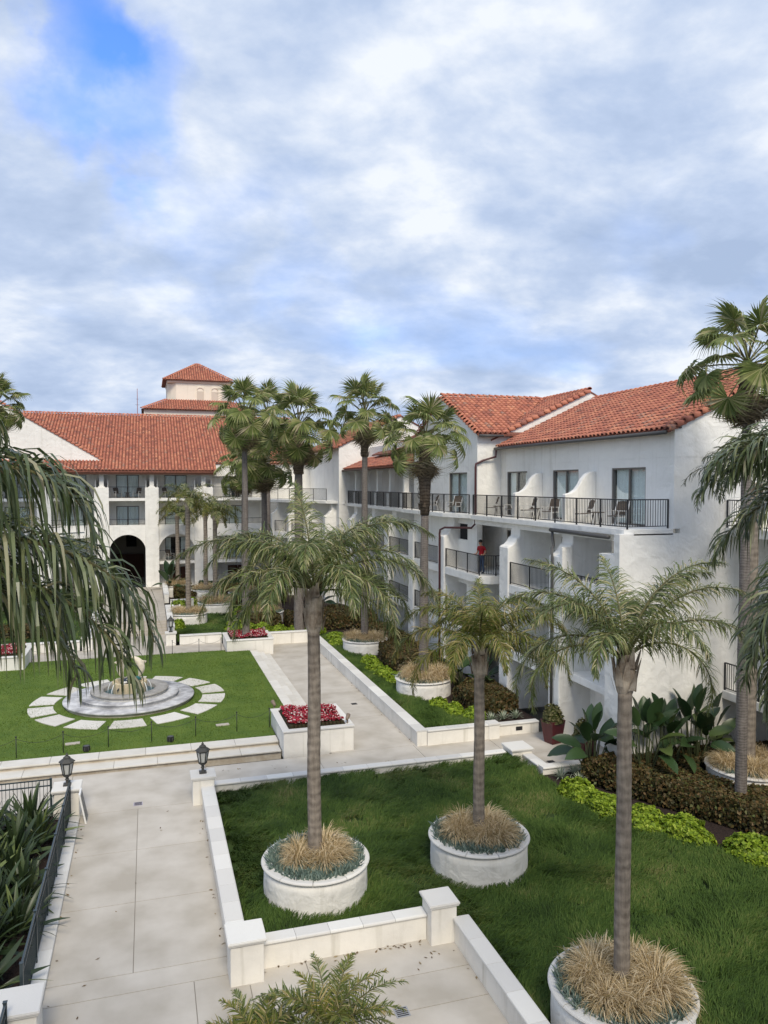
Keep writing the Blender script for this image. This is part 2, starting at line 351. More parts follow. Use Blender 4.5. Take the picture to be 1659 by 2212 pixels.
REDF = rndmat('bedding_flower', [(0, (.20, .004, .012)), (.4, (.34, .008, .02)), (.65, (.42, .015, .05)), (.80, (.50, .09, .13)), (.86, (.72, .62, .58)), (1, (.8, .78, .72))], .6, .15)
REDL = mat('bedding_leaf', (.05, .02, .014), .7, col2=(.02, .045, .012), vscale=25)

# ------------------------------------------------------------------ ground and paving
def slab_grid(parent, xs, ys, z, th=.05, gap=.02, m=CONC2, name='paving_slab'):
    for i in range(len(xs) - 1):
        for j in range(len(ys) - 1):
            if xs[i + 1] - xs[i] < .05: continue
            MB().box(xs[i] + gap / 2, xs[i + 1] - gap / 2, ys[j] + gap / 2, ys[j + 1] - gap / 2, z - th, z).build(name, m, parent, fix=False)
g = MB().add([(-900, -300, -.30), (900, -300, -.30), (900, 1800, -.30), (-900, 1800, -.30)], [(0, 1, 2, 3)]).build('ground', mat('far_ground', (.16, .15, .12), .95, var=.3, vscale=.05)); tag(g, kind='structure')
walk = MB().box(-2.75, 2.0, -2, 30.2, -.2, -.014).build('walkway', JOINT); tag(walk, kind='structure')
slab_grid(walk, [-2.75, -.42, 2.0], [17.5, 20.52, 23.5, 26.5], 0)
slab_grid(walk, [-2.75, 2.0], [26.5, 30.2], 0)
slab_grid(walk, [-2.75, .85, 2.0], [14.55, 16.82], 0); slab_grid(walk, [-2.75, 2.0], [16.82, 17.5], 0)
slab_grid(walk, [-2.75, .85, 2.0], [10.0, 12.3, 14.55], 0)
plaza = MB().box(2.0, 7.4, 6, 17.2, -.2, -.014).build('plaza', JOINT); tag(plaza, kind='structure')
slab_grid(plaza, [2.0, 3.3, 7.4], [14.55, 15.6, 17.2], 0); slab_grid(plaza, [2.0, 3.2, 7.4], [8, 12.2, 14.55], 0)
cross = MB().box(2.0, 30, 27.4, 29.7, -.2, -.014).build('cross_path', JOINT); tag(cross, kind='structure')
slab_grid(cross, [2.0, 6.3, 10.4, 13.7], [27.4, 29.7], 0)
slab_grid(cross, [13.7, 16.4, 19.2, 22], [25.6, 27.4], 0); slab_grid(cross, [13.7, 16.4, 19.2, 22], [27.4, 29.7], 0)
crossl = MB().box(-16, -2.75, 27.2, 30.2, -.2, -.014).build('cross_path', JOINT); tag(crossl, kind='structure')
slab_grid(crossl, [-16, -12, -8, -5.2, -2.75], [27.2, 30.2], 0)
path = MB().box(6.9, 10.75, 29.7, 51.5, -.2, -.014).build('garden_path', JOINT); tag(path, kind='structure')
slab_grid(path, [6.95, 10.72], [29.7, 34, 38.4, 42.8, 47.2, 51.5], 0)

def stair(name, label_struct, treads, m=STEP):
    o = MB()
    return o
# steps up to the fountain lawn: two courses of nosed stones along the front, three bands down the right side
def stone_course(parent, x0, x1, y0, y1, z0, z1, n, axis='X', m=STEP, name='step_stone', gap=.008):
    for i in range(n):
        if axis == 'X':
            a = x0 + (x1 - x0) * i / n; b = x0 + (x1 - x0) * (i + 1) / n
            MB().box(a + gap / 2, b - gap / 2, y0, y1, z0, z1).build(name, m, parent, bevel=.015, fix=False)
        else:
            a = y0 + (y1 - y0) * i / n; b = y0 + (y1 - y0) * (i + 1) / n
            MB().box(x0, x1, a + gap / 2, b - gap / 2, z0, z1).build(name, m, parent, bevel=.015, fix=False)
front = MB().box(-14, 5.0, 30.28, 31.0, -.2, .105).box(-14, 5.0, 30.95, 31.65, -.2, .275).build('front_steps', RISER); tag(front, kind='structure')
stone_course(front, -14, 5.0, 30.2, 30.97, .108, .17, 12)
stone_course(front, -14, 5.0, 30.88, 31.62, .278, .345, 11)
side = MB().box(6.2, 6.45, 32.8, 48.3, -.2, .28).box(6.2, 6.85, 32.8, 48.3, -.2, .165).box(6.2, 7.2, 32.8, 48.3, -.2, .05).build('side_steps', RISER); tag(side, kind='structure')
stone_course(side, 6.02, 6.5, 32.8, 48.3, .283, .345, 10, 'Y'); stone_course(side, 6.46, 6.9, 32.8, 48.3, .168, .23, 9, 'Y'); stone_course(side, 6.86, 7.28, 32.8, 48.3, .053, .115, 10, 'Y')

def lawn_sheet(name, poly, z, m, amp=.0, step=.5):
    xs = [p[0] for p in poly]; ys = [p[1] for p in poly]
    bm = bmesh.new(); vs = [bm.verts.new((x, y, z)) for x, y in poly]; bm.faces.new(vs)
    bmesh.ops.recalc_face_normals(bm, faces=bm.faces)
    if bm.faces[:][0].normal.z < 0: bmesh.ops.reverse_faces(bm, faces=bm.faces[:])
    me = bpy.data.meshes.new(name); bm.to_mesh(me); bm.free(); me.materials.append(m)
    o = bpy.data.objects.new(name, me); COL.objects.link(o); return o
def inpoly(P, poly):
    x, y = P[:, 0], P[:, 1]; c = np.zeros(len(P), bool); n = len(poly)
    for i in range(n):
        x1, y1 = poly[i]; x2, y2 = poly[i - 1]
        k = ((y1 > y) != (y2 > y)) & (x < (x2 - x1) * (y - y1) / (y2 - y1 + 1e-12) + x1); c ^= k
    return c
def sample(poly, n, rng, holes=()):
    a = np.array(poly); lo = a.min(0); hi = a.max(0); out = []
    tot = 0
    while tot < n:
        P = lo + rng.random((n * 2, 2)) * (hi - lo); P = P[inpoly(P, poly)]
        for hx, hy, hr in holes: P = P[(P[:, 0] - hx) ** 2 + (P[:, 1] - hy) ** 2 > hr * hr]
        out.append(P); tot += len(P)
    return np.concatenate(out)[:n]
def vnoise(P, s, seed=0):
    """cheap smooth value noise for arrays of 2-D points"""
    Q = P * s + seed * 17.3; i = np.floor(Q).astype(int); f = Q - i; f = f * f * (3 - 2 * f)
    def h(a, b):
        r = np.sin(a * 127.1 + b * 311.7 + seed * 74.7) * 43758.5453; return r - np.floor(r)
    x, y = i[:, 0], i[:, 1]
    return (h(x, y) * (1 - f[:, 0]) + h(x + 1, y) * f[:, 0]) * (1 - f[:, 1]) + (h(x, y + 1) * (1 - f[:, 0]) + h(x + 1, y + 1) * f[:, 0]) * f[:, 1]
def grass_blades(name, poly, n, z, ln, wd, m, seed, holes=(), lean=1.2, flow=True, label=None, clump=0):
    rng = np.random.default_rng(seed); P = sample(poly, n, rng, holes)
    if clump: # pull blades into tufts
        C = sample(poly, n // clump, rng, holes); idx = rng.integers(0, len(C), n); P = C[idx] + rng.normal(0, .09, (n, 2)); ok = inpoly(P, poly); P = np.where(ok[:, None], P, C[idx])
    ang = (vnoise(P, .45, seed) * 2.6 + vnoise(P, 1.3, seed + 1) * 1.6 - 1.6 if flow else rng.random(n) * 6.28) + rng.normal(0, .45, n)
    le = ln * (.6 + .8 * rng.random(n)) * (.65 + .7 * vnoise(P, .8, seed + 2)); D = np.stack([np.cos(ang), np.sin(ang)], 1); S = np.stack([-D[:, 1], D[:, 0]], 1)
    zz = z + (.10 * vnoise(P, .6, seed + 3) if flow else 0) * np.ones(n)
    lean = lean * (.7 + .6 * rng.random(n)); w = wd * (.7 + .6 * rng.random(n))
    def pt(t, h, ww):
        base = P + D * (le * t * np.sin(lean))[:, None]
        return np.concatenate([base + S * (w * ww)[:, None], (zz + h)[:, None]], 1)
    h1 = le * .55 * np.cos(lean * .45); h2 = le * (.75 * np.cos(lean * .8) + .12)
    V = np.stack([pt(0, h1 * 0 - .02, -.5), pt(0, h1 * 0 - .02, .5), pt(.5, h1, .42), pt(.5, h1, -.42), pt(1., h2, 0)], 1).reshape(-1, 3)
    b = np.arange(n)[:, None] * 5
    F = np.concatenate([b + [0, 1, 2], b + [0, 2, 3], b + [3, 2, 4]], 1).reshape(-1, 3)
    return bigmesh(name, V, F, m)

NEAR = [(2.15, 17.25), (2.15, 27.05), (13.6, 27.05), (13.7, 25.2), (13.75, 23.2), (14.4, 21.2), (15.3, 19.2), (16.2, 17.2), (17.6, 14.4), (19, 11), (19, 7), (7.45, 7), (7.45, 17.25)]
PL_NEAR = [(4.15, 19.65, 1.42), (8.85, 19.65, 1.42), (8.82, 12.75, 1.44)]
o = lawn_sheet('near_lawn', NEAR, .02, TURF); tag(o, kind='structure')
hol = [(x, y, r + .02) for x, y, r in PL_NEAR]
o = grass_blades('long_grass', NEAR, 210000, .02, .21, .017, GRASS, 3, hol, lean=1.28, clump=34); tag(o, 'long wind-swept dark green grass of the near lawn', 'grass', kind='stuff')
FL = [(-14, 31.6), (5.0, 31.6), (5.0, 33.2), (6.04, 33.2), (6.04, 48.4), (4.55, 48.4), (4.55, 48.9), (-14, 48.9)]
o = lawn_sheet('fountain_lawn', FL, .345, LAWN); tag(o, kind='structure'); FLAWN = o
FC = (-.93, 38.9)
o = grass_blades('mown_grass', FL, 110000, .34, .055, .016, BLADE, 5, [(FC[0], FC[1], 3.0)], lean=.7, flow=False); tag(o, 'short mown grass of the fountain lawn', 'grass', kind='stuff')
# planting bed on the right of the garden path
BEDR = [(10.95, 30.05), (10.95, 51.0), (16.4, 51.0), (16.4, 30.05)]
o = lawn_sheet('garden_bed', BEDR, .38, SOIL); tag(o, kind='structure')
BG = [(10.95, 31.0), (10.95, 51.0), (12.4, 51.0), (12.2, 44), (12.1, 40), (12.0, 36), (12.6, 33), (13.6, 31.6), (13.6, 30.2), (10.95, 30.2)]
o = lawn_sheet('garden_bed_turf', BG, .39, TURF); tag(o, kind='structure')
o = grass_blades('long_grass', BG, 26000, .39, .26, .02, GRASS, 9, [(12.87, 45.9, 1.42), (13.08, 35.8, 1.42)], clump=20); tag(o, 'green grass strip beside the long garden path wall', 'grass', kind='stuff')
# soil bed under the hedges, lower right
BEDN = [(13.72, 25.3), (13.77, 23.2), (14.42, 21.2), (15.32, 19.2), (16.22, 17.2), (17.62, 14.4), (19.02, 11), (19.02, 4), (24, 4), (24, 25.3)]
o = lawn_sheet('hedge_bed', BEDN, .03, SOIL); tag(o, kind='structure')
BEDL = [(-9, 9), (-2.72, 9), (-2.72, 26.7), (-9, 26.7)]
o = lawn_sheet('left_bed', BEDL, .02, SOIL); tag(o, kind='structure')
# far gardens either side of the middle walk
FG = [(1.75, 52.0), (10.3, 52.0), (16.2, 52.0), (16.2, 64), (11.5, 75.2), (1.75, 75.2)]
o = lawn_sheet('far_garden', FG, .42, SOIL); tag(o, kind='structure')
FGG = [(1.75, 52.0), (10.2, 52.0), (9.3, 54), (7.5, 58), (6.8, 66), (1.75, 66)]
o = lawn_sheet('far_garden_turf', FGG, .43, TURF); tag(o, kind='structure')
o = grass_blades('long_grass', FGG, 24000, .43, .24, .03, GRASS, 11, [(2.8, 58.6, 1.4), (5.15, 63.2, 1.4)]); tag(o, 'green grass around the round planters before the far arches', 'grass', kind='stuff')
FGL = [(-3.9, 52.0), (-20, 52.0), (-20, 75.2), (-3.9, 75.2)]
o = lawn_sheet('far_garden', FGL, .42, TURF); tag(o, kind='structure')
o = grass_blades('long_grass', FGL, 22000, .42, .24, .03, GRASS, 12); tag(o, 'green grass left of the middle walk behind the drooping fronds', 'grass', kind='stuff')
# middle walk with its flights of steps up to the arch
mid = MB().box(-14, 4.6, 48.92, 51.5, -.2, .30).box(-3.5, 1.2, 51.5, 76, -.2, .30)
for k in range(5): mid.box(-3.5, 1.2, 55.5 + k * .36, 76, .3 + k * .15, .45 + k * .15)
mid = mid.build('middle_walk', CONC); tag(mid, kind='structure')

# ------------------------------------------------------------------ garden walls, pillars, planters
CAPS = {}
def low_wall(p0, p1, w, z0, h, label, name='garden_wall', cap=.16, over=.035, n=None, m=WALLW, group=None):
    (x0, y0), (x1, y1) = p0, p1; ln = math.hypot(x1 - x0, y1 - y0)
    t = thing(name, label, 'wall', (x0, y0, z0), math.atan2(y1 - y0, x1 - x0), group)
    MB().box(0, ln, -w / 2, w / 2, -.15, h - .07).build('wall_body', m, t, world=False, fix=False)
    n = n or max(1, round(ln / .95)); d = ln / n
    key = (round(d, 3), w, over)
    if key not in CAPS:
        mb = MB(); ww = w / 2 + over
        mb.prism([(-ww, 0), (ww, 0), (ww + .01, .025), (ww, .055), (ww - .03, .07), (-ww + .03, .07), (-ww, .055), (-ww - .01, .025)], .004, d - .004, lambda a, b, c: (c, a, b))
        CAPS[key] = mb.mesh('cap_stone', STONE); fixn(CAPS[key])
    for i in range(n):
        inst(CAPS[key], 'cap_stone', t, Matrix.Translation((i * d, 0, h - .068)), world=False)
    return t
def vent(t, x, y, z, axis, w=.24, h=.13):
    mb = MB()
    if axis == 'X': mb.box(x - .012, x + .02, y - w / 2, y + w / 2, z - h / 2, z + h / 2)
    else: mb.box(x - w / 2, x + w / 2, y - .012, y + .02, z - h / 2, z + h / 2)
    return mb.build('vent_grille', BLACK, t)
def pillar(x, y, w, z0, h, label, over=.06, d=None):
    t = thing('wall_pillar', label, 'pillar', (x, y, z0)); d = d or w
    MB().box(-w / 2, w / 2, -d / 2, d / 2, -.12, h - .1).build('shaft', WALLW, t, world=False, bevel=.02, fix=False)
    mb = MB(); a = w / 2 + over; b = d / 2 + over
    for z0_, z1_, s in ((h - .10, h - .06, -.02), (h - .06, h - .015, 0), (h - .015, h, -.015)):
        mb.box(-a - s * -1 if False else -(a + s), a + s, -(b + s), b + s, z0_, z1_)
    mb.build('cap', STONE, t, world=False, bevel=.01, fix=False)
    return t
w1 = low_wall((1.83, 17.0), (1.83, 26.2), .36, 0, .62, 'long white wall with stone capping along the right edge of the near walkway', n=11)
for yy in (24.9, 21.0): vent(w1, 1.652, yy, .36, 'X')
pillar(1.95, 16.72, .72, 0, .98, 'square white pillar with stone cap at the near walkway corner')
w2 = low_wall((2.31, 16.95), (6.22, 16.95), .32, 0, .62, 'short white capped wall across the front of the near lawn, between two pillars', n=5)
pillar(6.55, 16.8, .64, 0, .98, 'square white pillar right of the short front lawn wall')
w3 = low_wall((6.98, 16.5), (6.98, 8.0), .34, 0, .60, 'white capped wall running to the bottom edge past the nearest round planter', n=9)
vent(w3, 6.802, 12.9, .33, 'X')
pillar(1.70, 26.55, .72, 0, .95, 'white lamp pillar on the right of the walkway')
pillar(-2.62, 26.75, .78, 0, .95, 'white lamp pillar on the left of the walkway beside the black fence')
pillar(-2.62, 15.75, 1.05, 0, .95, 'big white capped pillar in the lower left corner', d=.8)
low_wall((2.1, 27.25), (13.35, 27.25), .30, -.05, .36, 'low white kerb wall along the back of the near lawn', n=12)
pillar(13.85, 27.1, .85, -.05, .55, 'flat square stone-capped pier at the end of the back lawn wall')
low_wall((14.05, 26.65), (14.05, 25.45), .34, -.05, .36, 'short low kerb wall below the flat stone pier', n=2)
low_wall((13.88, 25.28), (17.3, 25.28), .34, -.05, .36, 'low kerb wall in front of the red pots', n=4)
low_wall((10.72, 29.5), (10.72, 51.3), .42, 0, .64, 'very long white wall beside the garden path', n=24)
wr = low_wall((10.95, 29.62), (13.7, 29.62), .34, 0, .64, 'white wall with stone capping at the front of the garden bed', n=3)
pillar(13.95, 29.65, .5, 0, .66, 'low white pillar in the front garden bed wall', over=.03)
wv = low_wall((14.2, 29.85), (16.2, 29.85), .30, 0, .5, 'short lower wall with dark vent beside the red pot', n=2); vent(wv, 15.25, 29.69, .25, 'Y', .3, .16)
low_wall((7.6, 51.6), (10.5, 51.6), .36, 0, .8, 'white wall closing the far end of the garden path', n=3)
low_wall((1.9, 51.75), (4.6, 51.75), .36, .3, .62, 'white wall behind the chain posts, right of the middle walk', n=3)
low_wall((-12.5, 51.75), (-4.2, 51.75), .36, .3, .62, 'white wall behind the fountain lawn, left of the middle walk', n=9)
low_wall((1.42, 52.3), (1.42, 62.0), .36, .45, .95, 'white cheek wall on the right of the middle steps', n=10)
low_wall((-3.72, 52.3), (-3.72, 62.0), .36, .45, .95, 'white cheek wall on the left of the middle steps', n=10)
low_wall((1.42, 66.5), (1.42, 74.5), .36, 1.0, .6, 'white wall leading to the pier between the far arches', n=8)
low_wall((1.7, 66.3), (3.6, 66.3), .3, .42, .75, 'short white wall beside the far litter bin', n=2)
pillar(1.35, 51.9, .62, .28, .85, 'lamp pillar on the right of the middle steps'); pillar(-3.75, 51.9, .62, .28, .85, 'lamp pillar on the left of the middle steps')
# kerb that carries the black fence
kerb = low_wall((-2.42, 16.3), (-2.42, 26.3), .42, 0, .10, 'pale stone kerb under the black fence', name='fence_kerb', over=.0, n=8)

RIM = {}
def planter(x, y, z0, r, h, label):
    t = thing('round_planter', label, 'planter', (x, y, z0), random.random() * 6, 'round white planters in the courtyard')
    if 'd' not in RIM:
        mb = MB(); n = 48; prof = [(1.36, -.15), (1.36, .0), (1.37, .3), (1.36, .6), (1.365, .84), (1.13, .84), (1.13, .6)]
        mb.lathe(prof, n=n); RIM['d'] = mb.mesh('drum', PLANT, True)
        k = 10; seg = 2 * math.pi / k
        RIM['s'] = MB().lathe([(1.14, .842), (1.40, .842), (1.425, .865), (1.43, .885), (1.415, .91), (1.385, .925), (1.14, .925), (1.14, .842)], n=6, a0=.006, a1=seg - .006).mesh('rim_stone', STONE); RIM['k'] = (k, seg)
        RIM['o'] = MB().lathe([(1.14, .78), (.7, .82), (.01, .85)], n=24).mesh('soil', SOIL)
        fixn(RIM['s'])
    s = r / 1.42; S = Matrix.Diagonal((s, s, h / .925, 1))
    inst(RIM['d'], 'drum', t, S, False); inst(RIM['o'], 'soil', t, S, False)
    k, seg = RIM['k']
    for i in range(k): inst(RIM['s'], 'rim_stone', t, Matrix.Rotation(i * seg, 4, 'Z') @ S, False)
    return t

def feather_mesh(seed, n, ln, wind):
    """a fountain of fine arching blades"""
    rng = np.random.default_rng(seed); a = rng.random(n) * 6.283; r0 = .09 * np.sqrt(rng.random(n)); K = 7
    th = R(52) * rng.random(n) ** .7; bend = R(70) + R(75) * rng.random(n); L = ln * (.55 + .55 * rng.random(n))
    D = np.stack([np.cos(a), np.sin(a)], 1); pos = np.concatenate([D * r0[:, None], np.zeros((n, 1))], 1); P = [pos]
    for k in range(K - 1):
        t = (k + .5) / (K - 1); tt = th + bend * t ** 2.2; h = D * np.sin(tt)[:, None] + np.array(wind)[None] * t; st = np.concatenate([h, np.cos(tt)[:, None]], 1); st /= np.linalg.norm(st, axis=1)[:, None]
        pos = pos + st * (L / (K - 1))[:, None]; P.append(pos)
    P = np.stack(P, 1); b2 = a + rng.normal(1.57, .5, n); w = np.array([.0025, .003, .0035, .0045, .0055, .005, .0012])
    S = np.stack([np.cos(b2), np.sin(b2), np.zeros(n)], 1)[:, None] * w[None, :, None]
    V = np.stack([P - S, P + S], 2).reshape(-1, 3); b = (np.arange(n) * 2 * K)[:, None, None]; k = np.arange(K - 1)[None, :, None] * 2
    F = (b + k + np.array([0, 1, 3, 2])[None, None]).reshape(-1, 4)
    return bigmesh('_feather', V, F, FEATH)
FE = [feather_mesh(20 + i, 640, .72 + .07 * (i % 3), (.35 + .12 * (i % 2), .10 * (i - 1.5))) for i in range(4)]
def succulents(seed, r0, r1, n, hgt=.16):
    rng = np.random.default_rng(seed); a = rng.random(n) * 6.28; r = np.sqrt(r0 * r0 + rng.random(n) * (r1 * r1 - r0 * r0))
    c = np.stack([r * np.cos(a), r * np.sin(a), np.zeros(n)], 1); k = 6; V = []; F = []
    h = hgt * (.5 + .9 * rng.random(n)) * (.75 + .5 * vnoise(c[:, :2], 2.5, seed))
    tilt = rng.normal(0, .35, (n, 2)) ; tilt += np.stack([np.cos(a), np.sin(a)], 1) * .35 * (r / r1)[:, None] ** 3
    w = .022 + .012 * rng.random(n)
    bs = []
    ph = rng.random(n) * 6.28
    for zf, wf in ((0, .7), (.55, 1.), (1., .15)):
        for q in range(3):
            an = ph + q * 2.094
            p = c.copy(); p[:, :2] += tilt * (h * zf)[:, None] + np.stack([np.cos(an), np.sin(an)], 1) * (w * wf)[:, None]; p[:, 2] += h * zf; bs.append(p)
    V = np.stack(bs, 1).reshape(-1, 3); b = (np.arange(n) * 9)[:, None]
    fs = []
    for l in (0, 3):
        for q in range(3): fs.append([l + q, l + (q + 1) % 3, l + 3 + (q + 1) % 3, l + 3 + q])
    F = (b[:, :, None] + np.array(fs)[None]).reshape(-1, 4)
    return bigmesh('_succ', V, F, SUCC)
SU = [succulents(40 + i, .4, 1.22, 3600, .16) for i in range(2)]
def fill_planter(x, y, z, s, where, tufts, seed, lo=.25, hi=.62):
    rng = random.Random(seed)
    o = inst(SU[seed % 2], 'blue_succulents', None, Matrix.Translation((x, y, z + .0)) @ Matrix.Rotation(rng.random() * 6, 4, 'Z') @ Matrix.Diagonal((s, s, 1, 1)))
    tag(o, 'low blue-green succulents filling the rim of ' + where, 'succulents', kind='stuff')
    t = thing('feather_grass', 'dry golden feather grass around the trunk in ' + where, 'grass', (x, y, z - .05))
    for i in range(tufts):
        a = i * 2.399 + rng.random() * .5; r = (lo + (hi - lo) * math.sqrt((i + .5) / tufts)) * s; k = (.8 + .45 * rng.random()) * (.75 + .25 * s)
        inst(FE[i % 4], 'tuft', t, Matrix.Translation((r * math.cos(a), r * math.sin(a), 0)) @ Matrix.Rotation(rng.uniform(-.6, .6), 4, 'Z') @ Matrix.Diagonal((k, k, k, 1)), False)

PLS = [  # x, y, ground z, height, where, tufts
    (4.15, 19.65, 0, .95, 'the near planter on the left of the lawn', 6, .26, .58), (8.85, 19.65, 0, .95, 'the near planter in the middle of the lawn', 11, .2, .68), (8.82, 12.75, 0, .95, 'the nearest planter at the bottom right', 14, .28, .82),
    (20.05, 21.7, 0, .95, 'the planter at the right edge', 18, .25, .95), (12.87, 45.9, .38, .8, 'the farther planter in the garden bed', 12, .25, .9), (13.08, 35.8, .38, .8, 'the nearer planter in the garden bed', 14, .25, .95),
    (2.8, 58.6, .43, .85, 'the frontmost round planter of the far garden', 15, .25, .95), (5.15, 63.2, .43, .85, 'the middle round planter of the far garden', 15, .25, .95), (4.9, 70.3, .43, 1.0, 'the back round planter of the far garden', 13, .25, .9),
    (2.6, 74.0, .43, 1.0, 'the planter beside the pier of the far arches', 13, .25, .9), (8.1, 68.6, .43, .8, 'the sunk planter right of the far garden', 10, .25, .9), (8.36, 57.8, .43, .8, 'the planter behind the brown far hedge', 10, .25, .9)]
for i, (x, y, z0, h, wh, nt_, lo, hi) in enumerate(PLS):
    planter(x, y, z0, 1.42, h, 'white round planter, ' + wh)
    fill_planter(x, y, z0 + h - .08, 1.0, wh, nt_, 100 + i, lo, hi)

# flower boxes
def flower_box(x0, x1, y0, y1, z0, h, label, fl, seed):
    t = thing('flower_box', label, 'planter box', ((x0 + x1) / 2, (y0 + y1) / 2, z0), group='square white flower boxes')
    MB().box(x0 + .04, x1 - .04, y0 + .04, y1 - .04, z0 - .1, z0 + h - .08).build('box', WALLW, t, bevel=.02)
    w = .30
    for a in ((x0, x1, y0, y0 + w), (x0, x1, y1 - w, y1), (x0, x0 + w, y0 + w + .004, y1 - w - .004), (x1 - w, x1, y0 + w + .004, y1 - w - .004)):
        mb = MB(); mb.box(*a, z0 + h - .078, z0 + h); mb.build('cap_stone', STONE, t, bevel=.02, fix=False)
    MB().box(x0 + w, x1 - w, y0 + w, y1 - w, z0 + h - .08, z0 + h - .03).build('soil', SOIL, t)
    rng = np.random.default_rng(seed); n = 5200; xa, xb, ya, yb = x0 + w + .06, x1 - w - .06, y0 + w + .06, y1 - w - .06
    P = np.stack([rng.uniform(xa, xb, n), rng.uniform(ya, yb, n)], 1)
    hz = z0 + h + .02 + .20 * vnoise(P, 2.2, seed) + .07 * rng.random(n)
    s = .028 + .022 * rng.random(n); nrm = rng.normal(0, .6, (n, 3)); nrm[:, 2] = 1; nrm /= np.linalg.norm(nrm, axis=1)[:, None]
    u = np.cross(nrm, [0, 1, 0.3]); u /= np.linalg.norm(u, axis=1)[:, None]; v = np.cross(nrm, u); C = np.concatenate([P, hz[:, None]], 1)
    V = np.stack([C + u * s[:, None], C + v * s[:, None], C - u * s[:, None], C - v * s[:, None]], 1).reshape(-1, 3)
    o = bigmesh('bedding_flowers', V, np.arange(4 * n).reshape(-1, 4), REDF); tag(o, fl, 'flowers', kind='stuff')
    b = MB(); nx = 14
    for i in range(nx):
        for j in range(nx):
            x = xa + (xb - xa) * (i + .5) / nx; y = ya + (yb - ya) * (j + .5) / nx; zt = z0 + h - .02 + .2 * float(vnoise(np.array([[x, y]]), 2.2, seed)[0])
            b.lathe([(.001, zt), (.1, zt - .05), (.11, z0 + h - .06)], x, y, 6)
    setp(b.build('bedding_foliage', REDL), t)
flower_box(5.0, 7.95, 29.85, 33.15, 0, 1.02, 'white flower box of red begonias beside the near palm trunk', 'red and white begonias in the near flower box', 1)
flower_box(4.6, 7.6, 48.5, 51.3, 0, 1.02, 'white flower box of red begonias round the tall palm at the end of the steps', 'red and white begonias round the tall palm trunk', 2)
flower_box(-9.6, -6.7, 47.0, 50.2, .1, 1.02, 'white flower box of red begonias at the left edge', 'red and white begonias at the left edge', 3)

# ------------------------------------------------------------------ fountain
ft = thing('fountain', 'round tiered stone fountain with leaping sea animals on the lawn', 'fountain', (FC[0], FC[1], .345))
FST = mat('fountain_stone', (.60, .60, .60), .75, col2=(.22, .22, .23), vscale=1.6, bump=.2, bscale=12)
FDK = mat('fountain_rim', (.36, .345, .32), .7, col2=(.24, .23, .21), vscale=3)
def ring(nm, prof, m, n=64): return MB().lathe(prof, n=n).build(nm, m, ft, True, world=False)
ring('base_plinth', [(2.92, -.05), (2.92, .13)], RISER); ring('lower_step', [(2.90, .131), (3.02, .134), (3.03, .19), (3.0, .215), (2.26, .218)], FST)
ring('middle_step', [(2.26, .20), (2.27, .34), (2.31, .35), (2.3, .40), (1.70, .403)], FST); ring('upper_step', [(1.72, .39), (1.72, .50), (1.66, .505)], WALLW)
ring('basin_rim', [(1.68, .506), (1.80, .51), (1.81, .57), (1.78, .60), (1.22, .60), (1.20, .57), (1.2, .2)], FDK)
WAT = mat('fountain_water', (.03, .10, .13), .08, spec=.6); ring('water', [(1.21, .40), (.01, .40)], WAT, 32)
mb = MB(); n = 72
for i, (r, z) in enumerate([(.76, .38), (.78, .62), (.80, .92), (.78, .965), (.66, .95), (.62, .80), (.02, .80)]):
    for k in range(n):
        a = 2 * math.pi * k / n; rr = r * (1 + .022 * math.cos(a * 18)) if r > .5 else r
        mb.v.append((rr * math.cos(a), rr * math.sin(a), z + (.02 * math.cos(a * 18) if i in (2, 3) else 0)))
for i in range(6):
    for k in range(n): mb.f.append([i * n + k, i * n + (k + 1) % n, (i + 1) * n + (k + 1) % n, (i + 1) * n + k]); mb.m.append(0)
CREAM = mat('carved_limestone', (.78, .70, .56), .7, var=.25, vscale=6, bump=.2, bscale=20); mb.build('shell_bowl', mat('shell_bowl_stone', (.58, .49, .33), .8, var=.35, vscale=4, stretch=(5, 5, .6)), ft, True, world=False)
def dolphin(pts, rad, m, nm, fins=True):
    mb = MB(); mb.tube(pts, rad, 14)
    p = [Vector(q) for q in pts]
    if fins:
        a = p[0]; d = (p[0] - p[1]).normalized(); sd = d.cross(Vector((0, 0, 1))); sd = sd.normalized() if sd.length > .1 else Vector((1, 0, 0))
        for s in (-1, 1): mb.prism([(0, 0), (.30, .10), (.34, .24), (.05, .12)], -.02, .02, lambda u, v, c: tuple(a + sd * s * u + d * v + d.cross(sd) * c))
        k = len(p) // 2; q = p[k]; t = (p[k + 1] - p[k - 1]).normalized(); o_ = (q - Vector((0, 0, .9))).normalized(); o_ = (o_ - t * o_.dot(t)).normalized()
        mb.prism([(-.12, .1), (.16, .1), (-.06, .36)], -.025, .025, lambda u, v, c: tuple(q + t * u + o_ * v + t.cross(o_) * c))
    o = mb.build(nm, m, ft, True, world=False); return o
def arc(cx, cz, r, a0, a1, n, y=0., lean=0.): return [(cx + r * math.cos(R(a0 + (a1 - a0) * i / n)), y + lean * i / n, cz + r * math.sin(R(a0 + (a1 - a0) * i / n))) for i in range(n + 1)]
rd = [.04, .08, .13, .165, .18, .175, .16, .13, .09, .04]
dolphin(arc(.38, 1.55, .80, 218, 112, 9, -.12, .1), rd, CREAM, 'dolphin'); dolphin(arc(-.12, 1.45, .66, -38, 72, 9, .22, -.1), rd, CREAM, 'dolphin')
ORC = mat('black_glaze', (.02, .03, .045), .25, spec=.6)
dolphin(arc(-.05, .62, .42, 150, 30, 9, -.35, .0), [.04, .08, .12, .15, .16, .15, .13, .10, .07, .03], ORC, 'whale'); 
MB().tube(arc(-.05, .60, .42, 140, 70, 5, -.42, .0), [.02, .07, .09, .09, .06, .02], 10).build('whale_belly', WHITEM, ft, True, world=False)
mb = MB()
